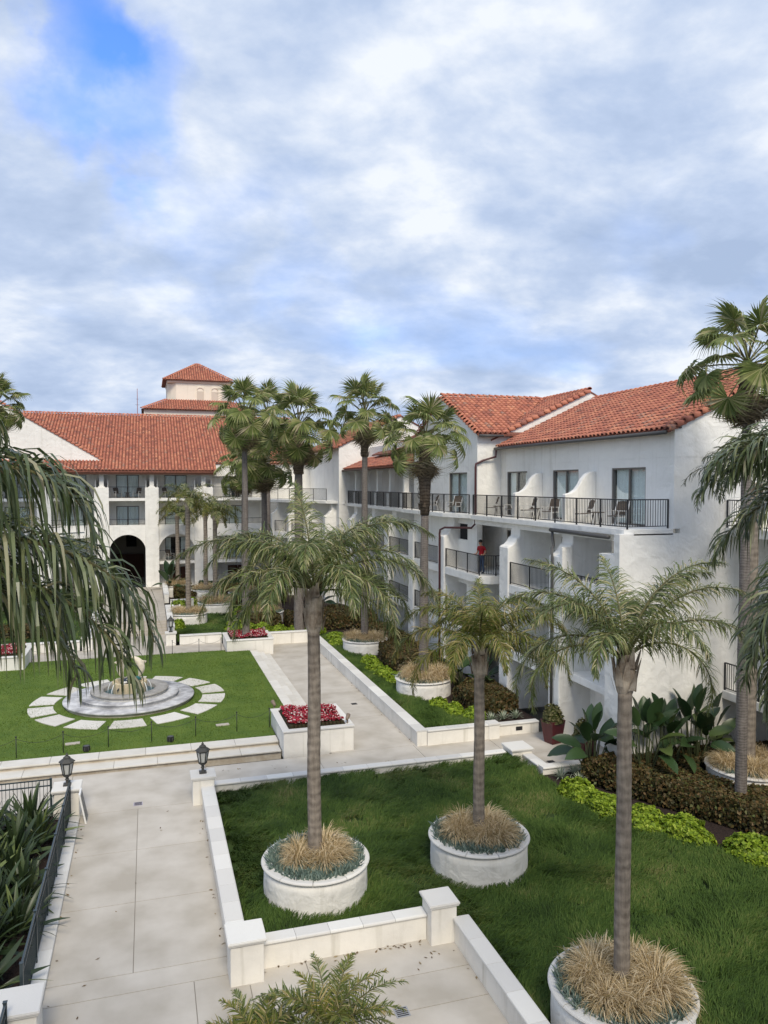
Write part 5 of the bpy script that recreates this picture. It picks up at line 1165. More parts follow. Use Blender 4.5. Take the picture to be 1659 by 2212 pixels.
# young palms at the bottom edge
bed = MB().box(.4, 4.6, 10.4, 13.6, -.1, .25).build('bottom_bed', SOIL); tag(bed, kind='structure')
def areca(x, y, z0, h, label, seed, L=1.25):
    t = thing('young_palm', label, 'palm tree', (x, y, z0), 0, 'young palms at the bottom edge'); rng = random.Random(seed)
    for k in range(3): a = k * 2.1; trunk_mesh(h - .2, .05, .04, seed + k, 8, .1, .03, (.12 * math.cos(a), .12 * math.sin(a))).build('stem', BOPS, t, True, world=False)
    for i in range(25):
        az = i * 137.5 + rng.uniform(-15, 15); e = 82 - 68 * (i / 25) ** .8; Ls = L * rng.uniform(.85, 1.15)
        ob = pinnate(seed * 70 + i, Ls, e, 75 + rng.uniform(-15, 25), 56, .30, .022, sag=.35, plum=.3).build('frond', [FROND if i > 5 else FROND_Y, RACHIS], t, world=False, fix=False); ob.location = (0, 0, h - .25 + .02 * (i % 5)); ob.rotation_euler = (0, 0, R(az))
areca(1.72, 12.85, .0, 1.25, 'lighter small feather palm at the bottom edge, left of the pair', 11, 1.2); areca(2.92, 12.6, .0, 1.5, 'darker small feather palm at the bottom edge, right of the pair', 12, 1.5)
# fan palms
FANS = [fan_leaf(60 + i, 1.0 + .08 * i, .66, 34, 135, .40 + .2 * i, (5, 28, 48, 60)[i]).mesh('frond', [FAN, RACHIS]) for i in range(4)]
FAND_ = [fan_leaf(80 + i, .55, .66, 18, 75, 1.1, 25).mesh('dead_frond', [FAND, RACHIS]) for i in range(3)]
def fan_palm(x, y, z0, h, label, seed, r=.2, n=30, dead=16, s=1.25, boots=2.2, lean=(0, 0), skirt=-50):
    t = thing('fan_palm', label, 'palm tree', (x, y, z0), 0, 'fan palms of the courtyard'); rng = random.Random(seed)
    trunk_mesh(h - boots, r * 1.1, r * .8, seed, 10, .3, .02, lean, .12).build('trunk', TRUNKF, t, True, world=False)
    b = MB().tube([(lean[0], lean[1], h - boots - .02), (lean[0], lean[1], h - boots * .5), (lean[0], lean[1], h - .1)], [r * .95, r * 1.35, r * 1.1], 10)
    b = b.build('boot_trunk', TRUNKB, t, True, world=False); leaf_scales(seed, 60, h - boots, h - .2, r * 1.05, .3, .07).build('leaf_base', TRUNKB, b, world=False)
    for i in range(n):
        az = i * 137.5 + rng.uniform(-12, 12); q = (i / n) ** .85; el = 84 - (84 - skirt) * q + rng.uniform(-9, 9); k = s * rng.uniform(.85, 1.1)
        inst(FANS[min(3, int(q * 3.99))] if rng.random() < .8 else FANS[rng.randrange(4)], 'frond', t, Matrix.Translation((lean[0], lean[1], h - .1 + .25 * (1 - q))) @ Matrix.Rotation(R(az), 4, 'Z') @ Matrix.Rotation(R(-el), 4, 'Y') @ Matrix.Rotation(rng.uniform(-.5, .5), 4, 'X') @ Matrix.Diagonal((k, k, k, 1)), False)
    for i in range(dead):
        az = i * 137.5 + 40; el = -58 - rng.random() * 28; k = s * rng.uniform(.8, 1.1)
        inst(FAND_[i % 3], 'dead_frond', t, Matrix.Translation((lean[0], lean[1], h - .25 - .25 * rng.random())) @ Matrix.Rotation(R(az), 4, 'Z') @ Matrix.Rotation(R(-el), 4, 'Y') @ Matrix.Diagonal((k, k, k, 1)), False)
fan_palm(5.95, 49.6, .9, 14.2, 'tall slender fan palm rising from the far flower box', 21, .21, 30, 34, 1.6, 1.6, skirt=-50)
fan_palm(9.96, 52.4, .4, 14.3, 'broad fan palm left of centre behind the near feather palm crown', 22, .34, 30, 30, 2.0, 3.2)
fan_palm(12.87, 45.9, .9, 14.2, 'fan palm in the farther garden bed planter with thick ragged neck', 23, .22, 27, 16, 1.55, 2.6, (0, 0), -36)
fan_palm(13.08, 35.8, .9, 12.0, 'full fan palm in front of the gabled bay', 24, .24, 28, 18, 1.42, 3.6, (.05, 0), -32)
fan_palm(8.1, 68.6, .9, 11.2, 'small fan palm between the far wing and the tall slender palm', 25, .22, 32, 14, 1.7, 1.5)
fan_palm(8.36, 57.8, .9, 11.6, 'fan palm in the planter behind the brown far hedge', 26, .25, 36, 18, 1.8, 2.2)
fan_palm(9.9, 66.3, .4, 16.4, 'tallest ragged fan palm behind the slender palm', 27, .24, 26, 34, 1.8, 2.2)
fan_palm(18.3, 20.1, 0, 14.6, 'fan palm at the upper right corner before the tile roof', 28, .17, 26, 34, 1.4, 1.2, skirt=-45)
fan_palm(-11.6, 68.6, .4, 16.6, 'fan palm at the left edge above the far wing', 29, .26, 34, 14, 1.7, 2.2)
# slim feather palms of the far garden share their fronds
FF = [pinnate(900 + i, 2.5, e, d, 70, .55, .035, sag=.8, plum=.5).mesh('frond', [FROND_Y if i % 2 else FROND, RACHIS]) for i, (e, d) in enumerate([(70, 90), (50, 115), (35, 120), (15, 100), (60, 130), (25, 130)])]
def far_palm(x, y, z0, h, label, seed, n=14, s=1.0):
    t = thing('feather_palm', label, 'palm tree', (x, y, z0), 0, 'feather palms'); rng = random.Random(seed)
    trunk_mesh(h - .5, .2, .17, seed, 10, .2, .02).build('trunk', TRUNK, t, True, world=False); MB().lathe([(.17, h - .52), (.24, h - .3), (.2, h - .05), (.08, h + .1)], n=10).build('crown_shaft', SHAFT, t, True, world=False)
    for i in range(n):
        inst(FF[i % 6], 'frond', t, Matrix.Translation((0, 0, h - .1)) @ Matrix.Rotation(R(i * 137.5 + rng.uniform(-10, 10)), 4, 'Z') @ Matrix.Diagonal((s, s, s, 1)), False)
far_palm(2.8, 58.6, 1.0, 8.6, 'slim feather palm in the frontmost far planter', 31); far_palm(5.15, 63.2, 1.0, 7.4, 'feather palm in the middle far planter', 32, 15, 1.1); far_palm(4.9, 70.3, 1.0, 7.5, 'feather palm in the back far planter', 33); far_palm(2.6, 74.0, 1.0, 7.0, 'feather palm beside the pier of the far arches', 34); far_palm(-5.7, 66.4, .4, 4.9, 'yellowish feather palm behind the drooping left fronds', 35, 16, 1.1); far_palm(-9.3, 60, .4, 7.6, 'feather palm behind the left hanging fronds near the edge', 36)

# ------------------------------------------------------------------ hedges, shrubs, big-leaved plants
def leaf_quads(C, nrm, s, rng, asp=1.6):
    n = len(C); nrm = nrm / (np.linalg.norm(nrm, axis=1)[:, None] + 1e-9); r = rng.normal(0, 1, (n, 3)); u = np.cross(nrm, r); u /= np.linalg.norm(u, axis=1)[:, None]; v = np.cross(nrm, u)
    a = (s * asp / 2)[:, None]; b = (s / 2)[:, None]
    return np.stack([C - u * a, C - v * b, C + u * a, C + v * b], 1).reshape(-1, 3), np.arange(4 * n).reshape(-1, 4)
def hedge(name, poly, z0, ht, label, n, leaf=.075, m=HEDGE, core=HEDGED, seed=0, holes=(), cat='hedge', lump=.22):
    rng = np.random.default_rng(seed); t = thing(name, label, cat, (*poly[0], z0))
    c = np.array(poly); ctr = c.mean(0); ins = [tuple(ctr + (p - ctr) * (1 - .14 / max(.3, np.linalg.norm(p - ctr)))) for p in c]
    nt_ = int(n * .7); P = sample(poly, nt_, rng, holes); h = ht * (1 - lump * vnoise(P, 1.1, seed) - .08 * vnoise(P, 4., seed + 2)); Z = z0 + h - rng.random(nt_) ** 2 * .14
    # soften the rim
    nr = rng.normal(0, .55, (nt_, 3)); nr[:, 2] += 1
    e = []; L = []
    for i in range(len(poly)):
        a, b = np.array(poly[i - 1]), np.array(poly[i]); L.append(np.linalg.norm(b - a))
    tot = sum(L); A = [np.concatenate([P, Z[:, None]], 1)]; B = [nr]
    for i in range(len(poly)):
        a, b = np.array(poly[i - 1]), np.array(poly[i]); k = int((n - nt_) * L[i] / tot); q = rng.random(k)[:, None]; d = (b - a) / L[i]; no = np.array([d[1], -d[0]])
        if np.dot(no, (a + b) / 2 - ctr) < 0: no = -no
        Q = a + (b - a) * q + no * (rng.random(k)[:, None] * .1 - .03); zz = rng.random(k) ** .7; hh = ht * (1 - lump * vnoise(Q, 1.1, seed)); Q -= no * (.12 * np.clip(zz - .75, 0, 1) / .25)[:, None]
        A.append(np.concatenate([Q, (z0 + .05 + hh * zz)[:, None]], 1)); nv = rng.normal(0, .5, (k, 3)); nv[:, :2] += no; B.append(nv)
    C = np.concatenate(A); N = np.concatenate(B)
    if holes:
        ok = np.ones(len(C), bool)
        for hx, hy, hr in holes: ok &= (C[:, 0] - hx) ** 2 + (C[:, 1] - hy) ** 2 > hr * hr
        C, N = C[ok], N[ok]
    V, F = leaf_quads(C, N, leaf * (.7 + .6 * rng.random(len(C))), rng)
    tag(bigmesh('foliage', V, F, m, t), kind='stuff')
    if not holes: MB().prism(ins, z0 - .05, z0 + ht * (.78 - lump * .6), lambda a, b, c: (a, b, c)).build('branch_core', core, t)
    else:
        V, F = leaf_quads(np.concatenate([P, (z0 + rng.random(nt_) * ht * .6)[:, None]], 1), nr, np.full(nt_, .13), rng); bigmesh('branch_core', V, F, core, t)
    return t
def mound(name, x, y, z0, rx, ry, h, rz, label, n, leaf=.085, m=LIME, core=LIMED, seed=0, group=None, cat='shrub'):
    rng = np.random.default_rng(seed); t = thing(name, label, cat, (x, y, z0), rz, group)
    u = rng.normal(0, 1, (n, 3)); u[:, 2] = np.abs(u[:, 2]) - .15; u /= np.linalg.norm(u, axis=1)[:, None]
    k = .80 + .30 * vnoise(u[:, :2] * 3 + u[:, 2:] * 2, 1.6, seed) + rng.normal(0, .03, n)
    C = u * np.array([rx, ry, h]) * k[:, None]; C[:, 2] = np.maximum(C[:, 2], .02); nr = u + rng.normal(0, .55, (n, 3)); nr[:, 2] += .4
    V, F = leaf_quads(C, nr, leaf * (.7 + .6 * rng.random(n)), rng, 1.3); tag(bigmesh('foliage', V, F, m, t, world=False), kind='stuff')
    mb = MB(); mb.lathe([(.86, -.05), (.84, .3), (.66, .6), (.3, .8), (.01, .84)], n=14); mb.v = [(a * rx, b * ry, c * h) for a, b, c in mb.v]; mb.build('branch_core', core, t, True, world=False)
    return t
hedge('bronze_hedge', [(14.9, 24.1), (15.7, 22.4), (17.1, 19.9), (18.4, 17.4), (20.4, 14.5), (22.8, 14.5), (22.8, 23.7), (16.6, 24.3)], .02, .92, 'big bronze-brown clipped hedge in front of the bird of paradise plants', 42000, .085, seed=1, holes=[(20.05, 21.7, 1.62)], lump=.12)
for i, (x, y, rx, ry, h, a) in enumerate([(13.95, 22.75, .55, .85, .72, .25), (14.25, 21.55, .55, .8, .68, .3), (14.85, 20.35, .6, .85, .66, .45), (15.5, 19.25, .6, .85, .72, .5)]):
    mound('lime_shrub', x, y, .02, rx, ry, h, a, ('first', 'second', 'third', 'fourth')[i] + ' lime-green shrub of the front row along the near lawn, counted from the pots', 3600, seed=60 + i, group='lime shrubs along the lawn')
mound('lime_shrub', 16.55, 17.5, .02, .65, .95, .75, .55, 'lime-green shrub at the right edge after the gap in the row', 3400, seed=66, group='lime shrubs along the lawn'); mound('lime_shrub', 17.35, 16.1, .02, .65, .95, .72, .5, 'lime-green shrub cut off by the right edge', 3000, seed=67, group='lime shrubs along the lawn')
# garden bed by the path
B0 = .38
hedge('bronze_hedge', [(13.9, 33.9), (14.2, 31.6), (16.0, 31.3), (16.2, 34.6), (15.2, 35.0)], B0, .85, 'bronze hedge behind the silver sword plants in the garden bed', 9000, .095, seed=2)
hedge('bronze_hedge', [(13.2, 43.9), (12.7, 40.5), (13.4, 37.6), (15.2, 37.5), (15.6, 43.6)], B0, 1.05, 'bronze hedge between the two garden bed planters', 12000, .10, seed=3)
hedge('bronze_hedge', [(14.2, 50.6), (14.3, 45.2), (15.8, 45.0), (15.8, 50.6)], B0, .95, 'bronze hedge right of the farther garden bed planter', 6500, .11, seed=4)
hedge('bronze_hedge', [(9.5, 55.8), (9.6, 53.4), (15.6, 52.6), (16.0, 55.2), (13.5, 57.2)], .42, 1.15, 'long bronze hedge across the end of the garden path', 12000, .12, seed=5)
for i, (x, y, ry) in enumerate([(12.15, 42.2, .7), (12.0, 40.6, .7), (12.05, 39.2, .7), (12.3, 37.9, .6)]): mound('lime_shrub', x, y, B0, .55, ry, .62, 0, ('farthest', 'second farthest', 'second nearest', 'nearest')[i] + ' lime-green shrub between the two garden bed planters', 1500, .1, seed=70 + i, group='lime shrubs of the garden bed')
for i, (x, y) in enumerate([(12.75, 32.9), (13.15, 31.9), (13.75, 31.1)]): mound('lime_shrub', x, y, B0, .5, .55, .55, 0, ('left', 'middle', 'right')[i] + ' lime-green shrub at the foot of the nearer garden bed planter', 1400, .095, seed=76 + i, group='lime shrubs of the garden bed')
for i, (x, y) in enumerate([(11.6, 47.6), (11.8, 49.4), (11.2, 52.6), (9.9, 52.7), (8.6, 52.9)]): mound('lime_shrub', x, y, .42, .7, .65, .6, 0, ('beside the farther garden bed planter', 'behind the farther garden bed planter', 'right end at the hedge across the path end', 'middle at the hedge across the path end', 'left end at the hedge across the path end')[i] + ', lime-green shrub', 1200, .11, seed=80 + i, group='lime shrubs of the garden bed')
# far garden hedges
hedge('bronze_hedge', [(6.3, 57.6), (6.6, 54.8), (9.0, 54.4), (9.2, 56.0), (7.6, 58.6)], .42, 1.0, 'bronze hedge right of the far lawn by the tall slender palm', 6500, .13, seed=6)
hedge('bronze_hedge', [(2.2, 72.4), (2.3, 70.6), (4.0, 69.2), (4.2, 72.3)], .42, 1.1, 'bronze hedge left of the back far planter', 4500, .14, seed=7)
hedge('bronze_hedge', [(6.2, 73.5), (6.3, 66.5), (7.0, 66.0), (11.5, 66.5), (11, 73.5)], .42, 1.0, 'bronze hedge behind the sunk planter', 9000, .14, seed=8, holes=[(8.1, 68.6, 1.6)])
hedge('green_hedge', [(4.6, 75.2), (4.6, 74.3), (11, 74.3), (11, 75.2)], .42, 1.25, 'dark green clipped hedge under the far balconies', 6000, .13, m=BOP, seed=9)
for i, (x, y, s) in enumerate([(2.15, 63.8, .8), (2.5, 66.0, .8), (3.4, 67.2, .7), (7.0, 60.8, .8), (6.5, 54.2, .8), (5.9, 54.9, .8), (7.6, 53.4, .7), (2.0, 56.4, .5)]): mound('lime_shrub', x, y, .42, s, s, .75, 0, 'lime-green shrub of the far garden ' + ('beside the litter bin', 'behind the litter bin', 'left of the back planter', 'right of the middle planter', 'at the left end of the brown hedge', 'before the brown hedge', 'behind the far flower box', 'left of the frontmost planter')[i], 1300, .13, seed=90 + i, group='lime shrubs of the far garden')
hedge('green_hedge', [(-14, 73), (-14, 71), (-4.6, 71), (-4.6, 73)], .42, 1.2, 'dark green hedge left of the middle walk', 6000, .14, m=BOP, seed=10)
hedge('bronze_hedge', [(-13, 57.5), (-13, 56), (-6, 56), (-6, 57.5)], .42, .9, 'bronze hedge behind the hanging left fronds', 5000, .13, seed=11)

# big paddle leaves
def paddle(seed, L, W, bend):
    rng = random.Random(seed); mb = MB(); N = 8; vs = []
    for i in range(N + 1):
        t = i / N; w = W * math.sin(math.pi * min(.97, t * .92 + .06)) ** .7 * (1 if t < 1 else .1); x = L * t * (1 - .12 * bend * t); z = -bend * L * .45 * t * t; f = .20 * w
        vs += [(x, -w / 2, z + f), (x, 0, z), (x, w / 2, z + f + rng.gauss(0, .01))]
    fs = []
    for i in range(N):
        for k in (0, 1): fs.append((i * 3 + k, i * 3 + k + 1, i * 3 + k + 4, i * 3 + k + 3))
    return mb.add(vs, fs)
PAD = [paddle(i, 1.05, .46, b).mesh('leaf', BOP, True) for i, b in enumerate((.1, .35, .6, .9))]
PST = MB().tube([(0, 0, 0), (.02, 0, .5), (0, 0, 1)], [.035, .026, .016], 6).mesh('leaf_stalk', BOPS, True)
def bird_of_paradise(x, y, z0, h, n, label, seed, s=1.0):
    t = thing('bird_of_paradise', label, 'plant', (x, y, z0), 0, 'giant bird of paradise plants'); rng = random.Random(seed)
    for i in range(n):
        a = i * 2.399 + rng.random() * .4; q = i / n; hh = h * (1 - .55 * q) * rng.uniform(.85, 1.05); out = (.10 + .42 * q) * h * .42; sz = s * rng.uniform(.85, 1.2)
        b = Vector((.12 * math.cos(a), .12 * math.sin(a), 0)); e = Vector((out * math.cos(a), out * math.sin(a), hh * .62)); d = e - b
        inst(PST, 'leaf_stalk', t, Matrix.Translation(b) @ d.to_track_quat('Z', 'Y').to_matrix().to_4x4() @ Matrix.Diagonal((1.1, 1.1, d.length, 1)), False)
        el = 78 - 75 * q + rng.uniform(-10, 10)
        inst(PAD[min(3, int(q * 4))], 'leaf', t, Matrix.Translation(e) @ Matrix.Rotation(a, 4, 'Z') @ Matrix.Rotation(R(-el), 4, 'Y') @ Matrix.Rotation(rng.uniform(-.8, .8), 4, 'X') @ Matrix.Diagonal((sz, sz, sz, 1)), False)
for i, (x, y, h, n, l) in enumerate([(15.6, 24.55, 2.5, 12, 'at the left, leaning over the second red pot'), (17.0, 23.4, 3.3, 14, 'right behind the nearest palm trunk'), (18.0, 23.5, 3.2, 13, 'in the middle of the wall group'), (19.15, 23.5, 3.5, 14, 'at the right of the wall group with the highest leaves'), (20.05, 23.55, 2.7, 10, 'at the far right of the wall group')]): bird_of_paradise(x, y, .02, h * 1.18, n + 3, 'giant bird of paradise ' + l, 40 + i, .98)
bird_of_paradise(15.0, 36.0, B0, 2.5, 12, 'bird of paradise behind the nearer garden bed planter', 50); bird_of_paradise(16.0, 34.9, B0, 1.9, 10, 'bird of paradise right of the second palm trunk in the garden bed', 51, .9)
bird_of_paradise(12.9, 59.5, .42, 3.2, 12, 'bird of paradise behind the first near palm crown', 52, 1.2); bird_of_paradise(1.9, 73.6, .42, 3.4, 11, 'bird of paradise beside the pier of the far arches', 53, 1.2)
# sword-leaved plants in the left bed
SWD = []
for i in range(3):
    mb = MB(); vs = []
    for k in range(6):
        t_ = k / 5; w = .085 * math.sin(math.pi * min(.98, .12 + .86 * t_)) ** .8; x = .95 * t_; z = .10 * t_ - (.12 + .16 * i) * t_ * t_; vs += [(x, -w, z + .03 * (1 - t_)), (x, 0, z), (x, w, z + .03 * (1 - t_))]
    mb.add(vs, [(k * 3 + j, k * 3 + j + 1, k * 3 + j + 4, k * 3 + j + 3) for k in range(5) for j in (0, 1)]); SWD.append(mb.mesh('leaf', STREL, True))
def sword_plant(x, y, z0, n, s, label, seed):
    t = thing('sword_leaf_plant', label, 'plant', (x, y, z0), 0, 'sword-leaved plants in the left bed'); rng = random.Random(seed)
    for i in range(n):
        q = i / n; el = 80 - 62 * q + rng.uniform(-10, 10); a = i * 2.399 + rng.random() * .5; k = s * rng.uniform(.8, 1.2); r = .05 + .22 * q
        inst(SWD[min(2, int(q * 3))], 'leaf', t, Matrix.Translation((r * math.cos(a), r * math.sin(a), .12 + .25 * (1 - q))) @ Matrix.Rotation(a, 4, 'Z') @ Matrix.Rotation(R(-el), 4, 'Y') @ Matrix.Rotation(rng.uniform(-.7, .7), 4, 'X') @ Matrix.Diagonal((k * .92, k * .62, k, 1)), False)
rows = [(-3.55, 25.3, 1.25), (-4.6, 24.9, 1.2), (-3.7, 23.6, 1.1), (-4.8, 23.2, 1.25), (-3.5, 22.0, 1.1), (-4.55, 21.5, 1.3), (-3.7, 20.4, 1.15), (-4.7, 19.7, 1.25), (-3.6, 18.8, 1.15), (-4.4, 17.9, 1.2), (-3.45, 17.2, 1.1), (-3.6, 15.4, 1.1), (-5.6, 25.2, 1.2), (-5.6, 22.4, 1.2), (-3.15, 24.4, .95), (-4.15, 22.6, 1.05), (-3.1, 21.2, .9), (-4.05, 19.2, 1.05), (-3.05, 19.5, .9)]
for i, (x, y, s) in enumerate(rows): sword_plant(x, y, .02, 46, s * 1.05, 'dark sword-leaved plant in the left bed, ' + ('at the corner of the two black fences', 'by the black cross fence left of the corner', 'second along the walkway fence', 'second row behind the fence', 'third along the walkway fence', 'yellow-tipped, third in the row behind', 'fourth along the walkway fence', 'fourth in the row behind', 'fifth along the walkway fence', 'fifth in the row behind', 'last before the big corner pillar', 'below the big corner pillar', 'far left by the cross fence', 'far left of the third row', 'small one squeezed against the fence near the corner', 'between the second and third rows', 'small one against the fence between third and fourth', 'between the fourth and fifth rows', 'small one against the fence by the fourth')[i], 130 + i)
def silver(x, y, z0, label, seed):
    t = thing('silver_sword_plant', label, 'plant', (x, y, z0), 0, 'silver sword-leaved plants'); rng = np.random.default_rng(seed); mb = MB()
    for i in range(34):
        a = i * 2.399; el = R(75 - 55 * i / 34); d = Vector((math.cos(a) * math.cos(el), math.sin(a) * math.cos(el), math.sin(el))); s = Vector((-d.y, d.x, 0)).normalized() * .022; L = .42 + .12 * rng.random(); p = d * L * .55 + Vector((0, 0, .02)); e = d * L + Vector((0, 0, -.10 * math.cos(el)))
        mb.add([tuple(-s), tuple(s), tuple(p + s), tuple(p - s), tuple(e)], [(0, 1, 2, 3), (3, 2, 4)])
    tag(mb.build('leaf_rosette', SILV, t, world=False, fix=False), kind='stuff')
for i, (x, y, z, l) in enumerate([(14.35, 24.6, .03, 'nearest the corner of the low kerb'), (14.75, 24.0, .03, 'in the dark soil before the lime shrubs'), (15.0, 24.75, .03, 'against the low kerb'), (15.5, 24.9, .03, 'against the kerb right of the others'), (14.2, 23.6, .03, 'touching the first lime shrub'), (14.35, 30.55, B0, 'left one in the front garden bed'), (14.95, 30.6, B0, 'middle one in the front garden bed'), (15.55, 30.6, B0, 'right one in the front garden bed')]): silver(x, y, z, 'small silver sword-leaved plant ' + l, 170 + i)
# red glazed pots
def red_pot(x, y, label, pl, seed):
    t = thing('square_pot', label, 'pot', (x, y, 0), .25, 'tall oxblood red pots')
    def sq(a, z): return [(-a, -a, z), (a, -a, z), (a, a, z), (-a, a, z)]
    mb = MB(); lv = [(.25, 0), (.26, .05), (.36, .88), (.37, .98), (.33, .98), (.32, .86)]; vs = []
    for a, z in lv: vs += sq(a, z)
    fs = [(3, 2, 1, 0)] + [(i * 4 + k, i * 4 + (k + 1) % 4, i * 4 + 4 + (k + 1) % 4, i * 4 + 4 + k) for i in range(len(lv) - 1) for k in range(4)]; mb.add(vs, fs); mb.build('pot_body', POTR, t, world=False, bevel=.02)
    MB().box(-.32, .32, -.32, .32, .82, .87).build('soil', SOIL, t, world=False, fix=False)
    p = mound('potted_shrub', x, y, .9, .42, .42, .75, 0, pl, 900, .09, rndmat('olive_leaf' + str(seed), [(0, (.05, .06, .02)), (.6, (.10, .10, .035)), (1, (.22, .2, .09))], .6, .2), LIMED, seed)
red_pot(16.1, 28.3, 'tall oxblood red square pot left of the tall side arch', 'bushy olive shrub in the left red pot', 5); red_pot(16.15, 26.0, 'second oxblood red square pot half hidden by big leaves', 'shrub in the right red pot', 6)
# far litter bin and seat
t = thing('litter_bin', 'square white litter bin beside the far planter', 'bin', (2.05, 62.4, .43)); MB().box(-.3, .3, -.3, .3, 0, .78).build('bin_body', WHITEM, t, world=False, bevel=.02); MB().box(-.33, .33, -.33, .33, .785, .85).build('lid', WHITEM, t, world=False); MB().box(-.2, .2, -.2, .2, .851, .87).build('opening', DARK, t, world=False)
t = thing('garden_seat', 'black metal garden seat behind the litter bin', 'seat', (2.1, 64.0, .43)); MB().box(-.3, .3, -.28, .28, .42, .46).build('seat', BLACK, t, world=False); MB().box(-.3, -.26, -.28, .28, .46, 1.0).build('backrest', BLACK, t, world=False)
for a, b in ((-.28, -.26), (.28, -.26), (-.28, .26), (.28, .26)): MB().bar((a, b, 0), (a, b, .42), .04, .04).build('leg', BLACK, t, world=False)

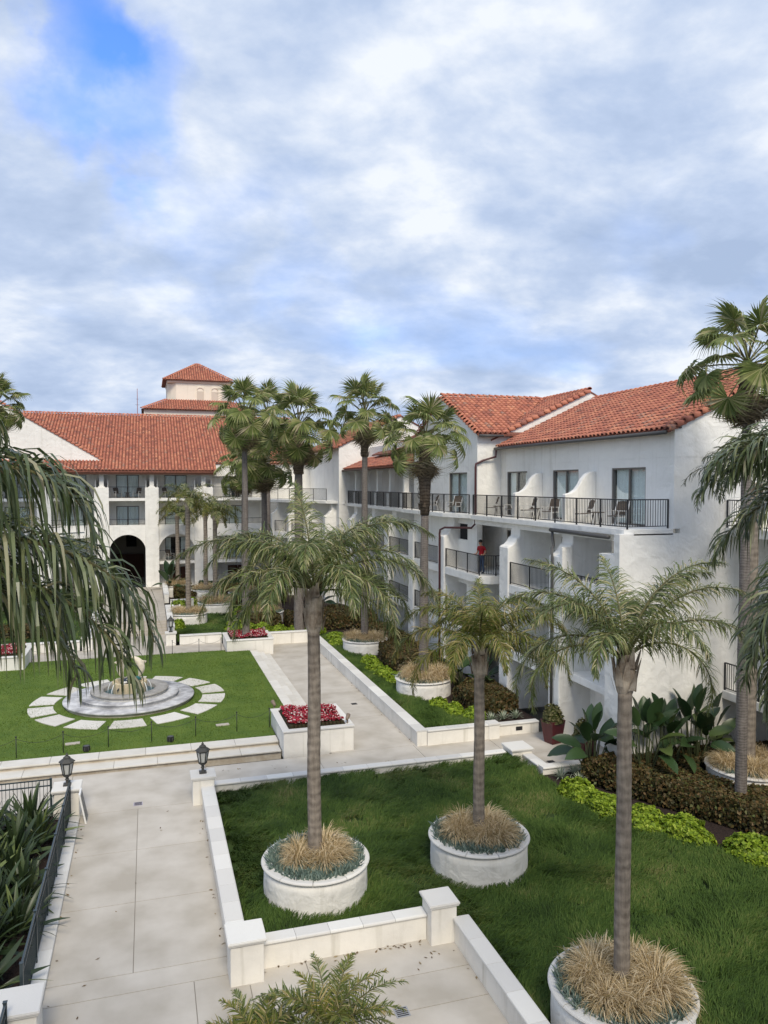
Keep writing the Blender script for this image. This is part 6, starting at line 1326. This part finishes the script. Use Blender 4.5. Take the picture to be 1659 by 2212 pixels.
# ------------------------------------------------------------------ the man on the balcony
def person(x, y, z, rz):
    t = thing('person', 'person in red t-shirt and jeans looking down over a black balcony railing', 'person', (x, y, z), rz)
    J = {'pel': (0, 0, .93, .155, .12), 'wst': (0, .0, 1.08, .150, .11), 'chs': (0, -.02, 1.28, .185, .125), 'nkb': (0, -.04, 1.45, .10, .085), 'nk': (0, -.075, 1.52, .06, .06), 'hd0': (0, -.10, 1.58, .072, .085), 'hd1': (0, -.125, 1.66, .078, .095), 'hd2': (0, -.125, 1.74, .055, .07),
         'shl': (.20, -.02, 1.41, .075, .075), 'ell': (.285, .0, 1.15, .05, .05), 'wrl': (.25, -.20, .99, .034, .034), 'hal': (.245, -.27, 1.045, .042, .026), 'shr': (-.20, -.02, 1.41, .075, .075), 'elr': (-.295, .03, 1.14, .05, .05), 'wrr': (-.27, -.16, .99, .034, .034), 'har': (-.265, -.25, 1.045, .042, .026),
         'hpl': (.10, 0, .86, .105, .11), 'knl': (.12, -.04, .50, .072, .075), 'anl': (.13, .03, .09, .05, .055), 'tol': (.15, -.14, .045, .045, .04), 'hpr': (-.10, 0, .86, .105, .11), 'knr': (-.12, .02, .50, .072, .075), 'anr': (-.15, .10, .09, .05, .055), 'tor': (-.18, -.07, .045, .045, .04)}
    E_ = [('pel', 'wst'), ('wst', 'chs'), ('chs', 'nkb'), ('nkb', 'nk'), ('nk', 'hd0'), ('hd0', 'hd1'), ('hd1', 'hd2'), ('chs', 'shl'), ('shl', 'ell'), ('ell', 'wrl'), ('wrl', 'hal'), ('chs', 'shr'), ('shr', 'elr'), ('elr', 'wrr'), ('wrr', 'har'), ('pel', 'hpl'), ('hpl', 'knl'), ('knl', 'anl'), ('anl', 'tol'), ('pel', 'hpr'), ('hpr', 'knr'), ('knr', 'anr'), ('anr', 'tor')]
    for s, hn in ((1, 'l'), (-1, 'r')):   # fingers resting over the rail
        hx, hy, hz = J['ha' + hn][:3]
        for k in range(4):
            fx = hx + (k - 1.5) * .021; a, b = f'f{hn}{k}a', f'f{hn}{k}b'; J[a] = (fx, hy - .06, hz + .005, .0095, .0095); J[b] = (fx, hy - .085, hz - .045 - .006 * (k in (1, 2)), .008, .008); E_ += [('ha' + hn, a), (a, b)]
        J['th' + hn] = (hx - s * .055, hy - .02, hz - .02, .011, .011); E_.append(('ha' + hn, 'th' + hn))
    nm = list(J); me = bpy.data.meshes.new('body'); me.from_pydata([J[n][:3] for n in nm], [(nm.index(a), nm.index(b)) for a, b in E_], [])
    ob = bpy.data.objects.new('body', me); COL.objects.link(ob)
    sk = ob.modifiers.new('skin', 'SKIN'); sk.use_smooth_shade = True; ob.modifiers.new('sub', 'SUBSURF').levels = 2
    if not me.skin_vertices: me.attributes.new  # layer is made by the modifier below
    bm = bmesh.new(); bm.from_mesh(me); ly = bm.verts.layers.skin.verify()
    for v, n in zip(bm.verts, nm): v[ly].radius = J[n][3:5]; v[ly].use_root = n == 'pel'
    bm.to_mesh(me); bm.free()
    dg = bpy.context.evaluated_depsgraph_get(); m2 = bpy.data.meshes.new_from_object(ob.evaluated_get(dg)); bpy.data.objects.remove(ob)
    SK = mat('skin', (.42, .24, .16), .6); SH = mat('red_tshirt', (.36, .012, .022), .85, var=.25, vscale=14); JE = mat('blue_jeans', (.055, .085, .15), .9, var=.35, vscale=10); SHOE = mat('shoe', (.02, .02, .022), .6); HA = mat('dark_hair', (.012, .01, .009), .7)
    m2.materials.clear()
    for q in (SK, SH, JE, SHOE): m2.materials.append(q)
    for p in m2.polygons:
        c = p.center; p.use_smooth = True
        arm = abs(c.x) > .2 and c.z > .9
        if c.z < .10: i = 3
        elif c.z < 1.0 and not arm and not (abs(c.x) > .17 and c.y < -.1): i = 2
        elif c.z > 1.47 or (arm and c.z < 1.24) or (c.y < -.14 and c.z < 1.2): i = 0
        else: i = 1
        p.material_index = i
    b = bpy.data.objects.new('body', m2); COL.objects.link(b); b.parent = t
    hr = MB(); hr.lathe([(.088, 1.655), (.097, 1.70), (.09, 1.755), (.06, 1.80), (.01, 1.815)], n=14); hr.v = [(a, bb * 1.18 - .112 + .02, c) for a, bb, c in hr.v]; hr.build('hair', HA, t, True, world=False)
    MB().tube([(-.05, -.222, 1.69), (-.03, -.226, 1.695)], .008, 5).tube([(.05, -.222, 1.69), (.03, -.226, 1.695)], .008, 5).build('brow', HA, t, world=False); MB().tube([(0, -.215, 1.68), (0, -.235, 1.645), (0, -.22, 1.635)], [.01, .016, .012], 6).build('nose', SK, t, True, world=False)
    MB().tube([(-.025, -.213, 1.61), (0, -.219, 1.608), (.025, -.213, 1.61)], .007, 5).build('mouth', mat('lips', (.3, .12, .1), .6), t, world=False)
    for s in (-1, 1): MB().tube([(s * .082, -.11, 1.63), (s * .092, -.105, 1.66), (s * .082, -.10, 1.69)], .014, 6).build('ear', SK, t, True, world=False)
    MB().tube([(-.05, -.155, 1.40), (0, -.165, 1.385), (.05, -.155, 1.40)], .012, 6).build('sunglasses', BLACK, t, world=False)
person(16.98, 37.5, F3, R(-62))

# ------------------------------------------------------------------ fallen leaves along the foot of the walls
rng = np.random.default_rng(77); C = []
for (x0, y0), (x1, y1), n in (((1.55, 17.2), (1.6, 26), 20), ((2.4, 16.7), (6.2, 16.72), 34), ((6.7, 9), (6.72, 16.3), 14), ((-2.15, 16.5), (-2.1, 26), 14), ((10.45, 30), (10.48, 50), 34), ((-1.9, 15), (1.4, 30), 8), ((2.2, 14), (6.6, 16.4), 14), ((2.5, 29.2), (13, 27.6), 22)):
    q = rng.random(n)[:, None]; P = np.array([x0, y0]) + (np.array([x1, y1]) - np.array([x0, y0])) * q + rng.normal(0, .07, (n, 2)); C.append(np.concatenate([P, np.full((n, 1), .012)], 1))
C = np.concatenate(C); nv = rng.normal(0, .25, (len(C), 3)); nv[:, 2] = 1
V, F = leaf_quads(C, nv, .025 + .03 * rng.random(len(C)), rng, 2.6)
tag(bigmesh('fallen_leaves', V, F, rndmat('dry_leaf', [(0, (.07, .045, .025)), (.6, (.16, .11, .06)), (1, (.28, .22, .12))], .8)), 'dry fallen leaves scattered along the foot of the walls', 'leaves', kind='stuff')
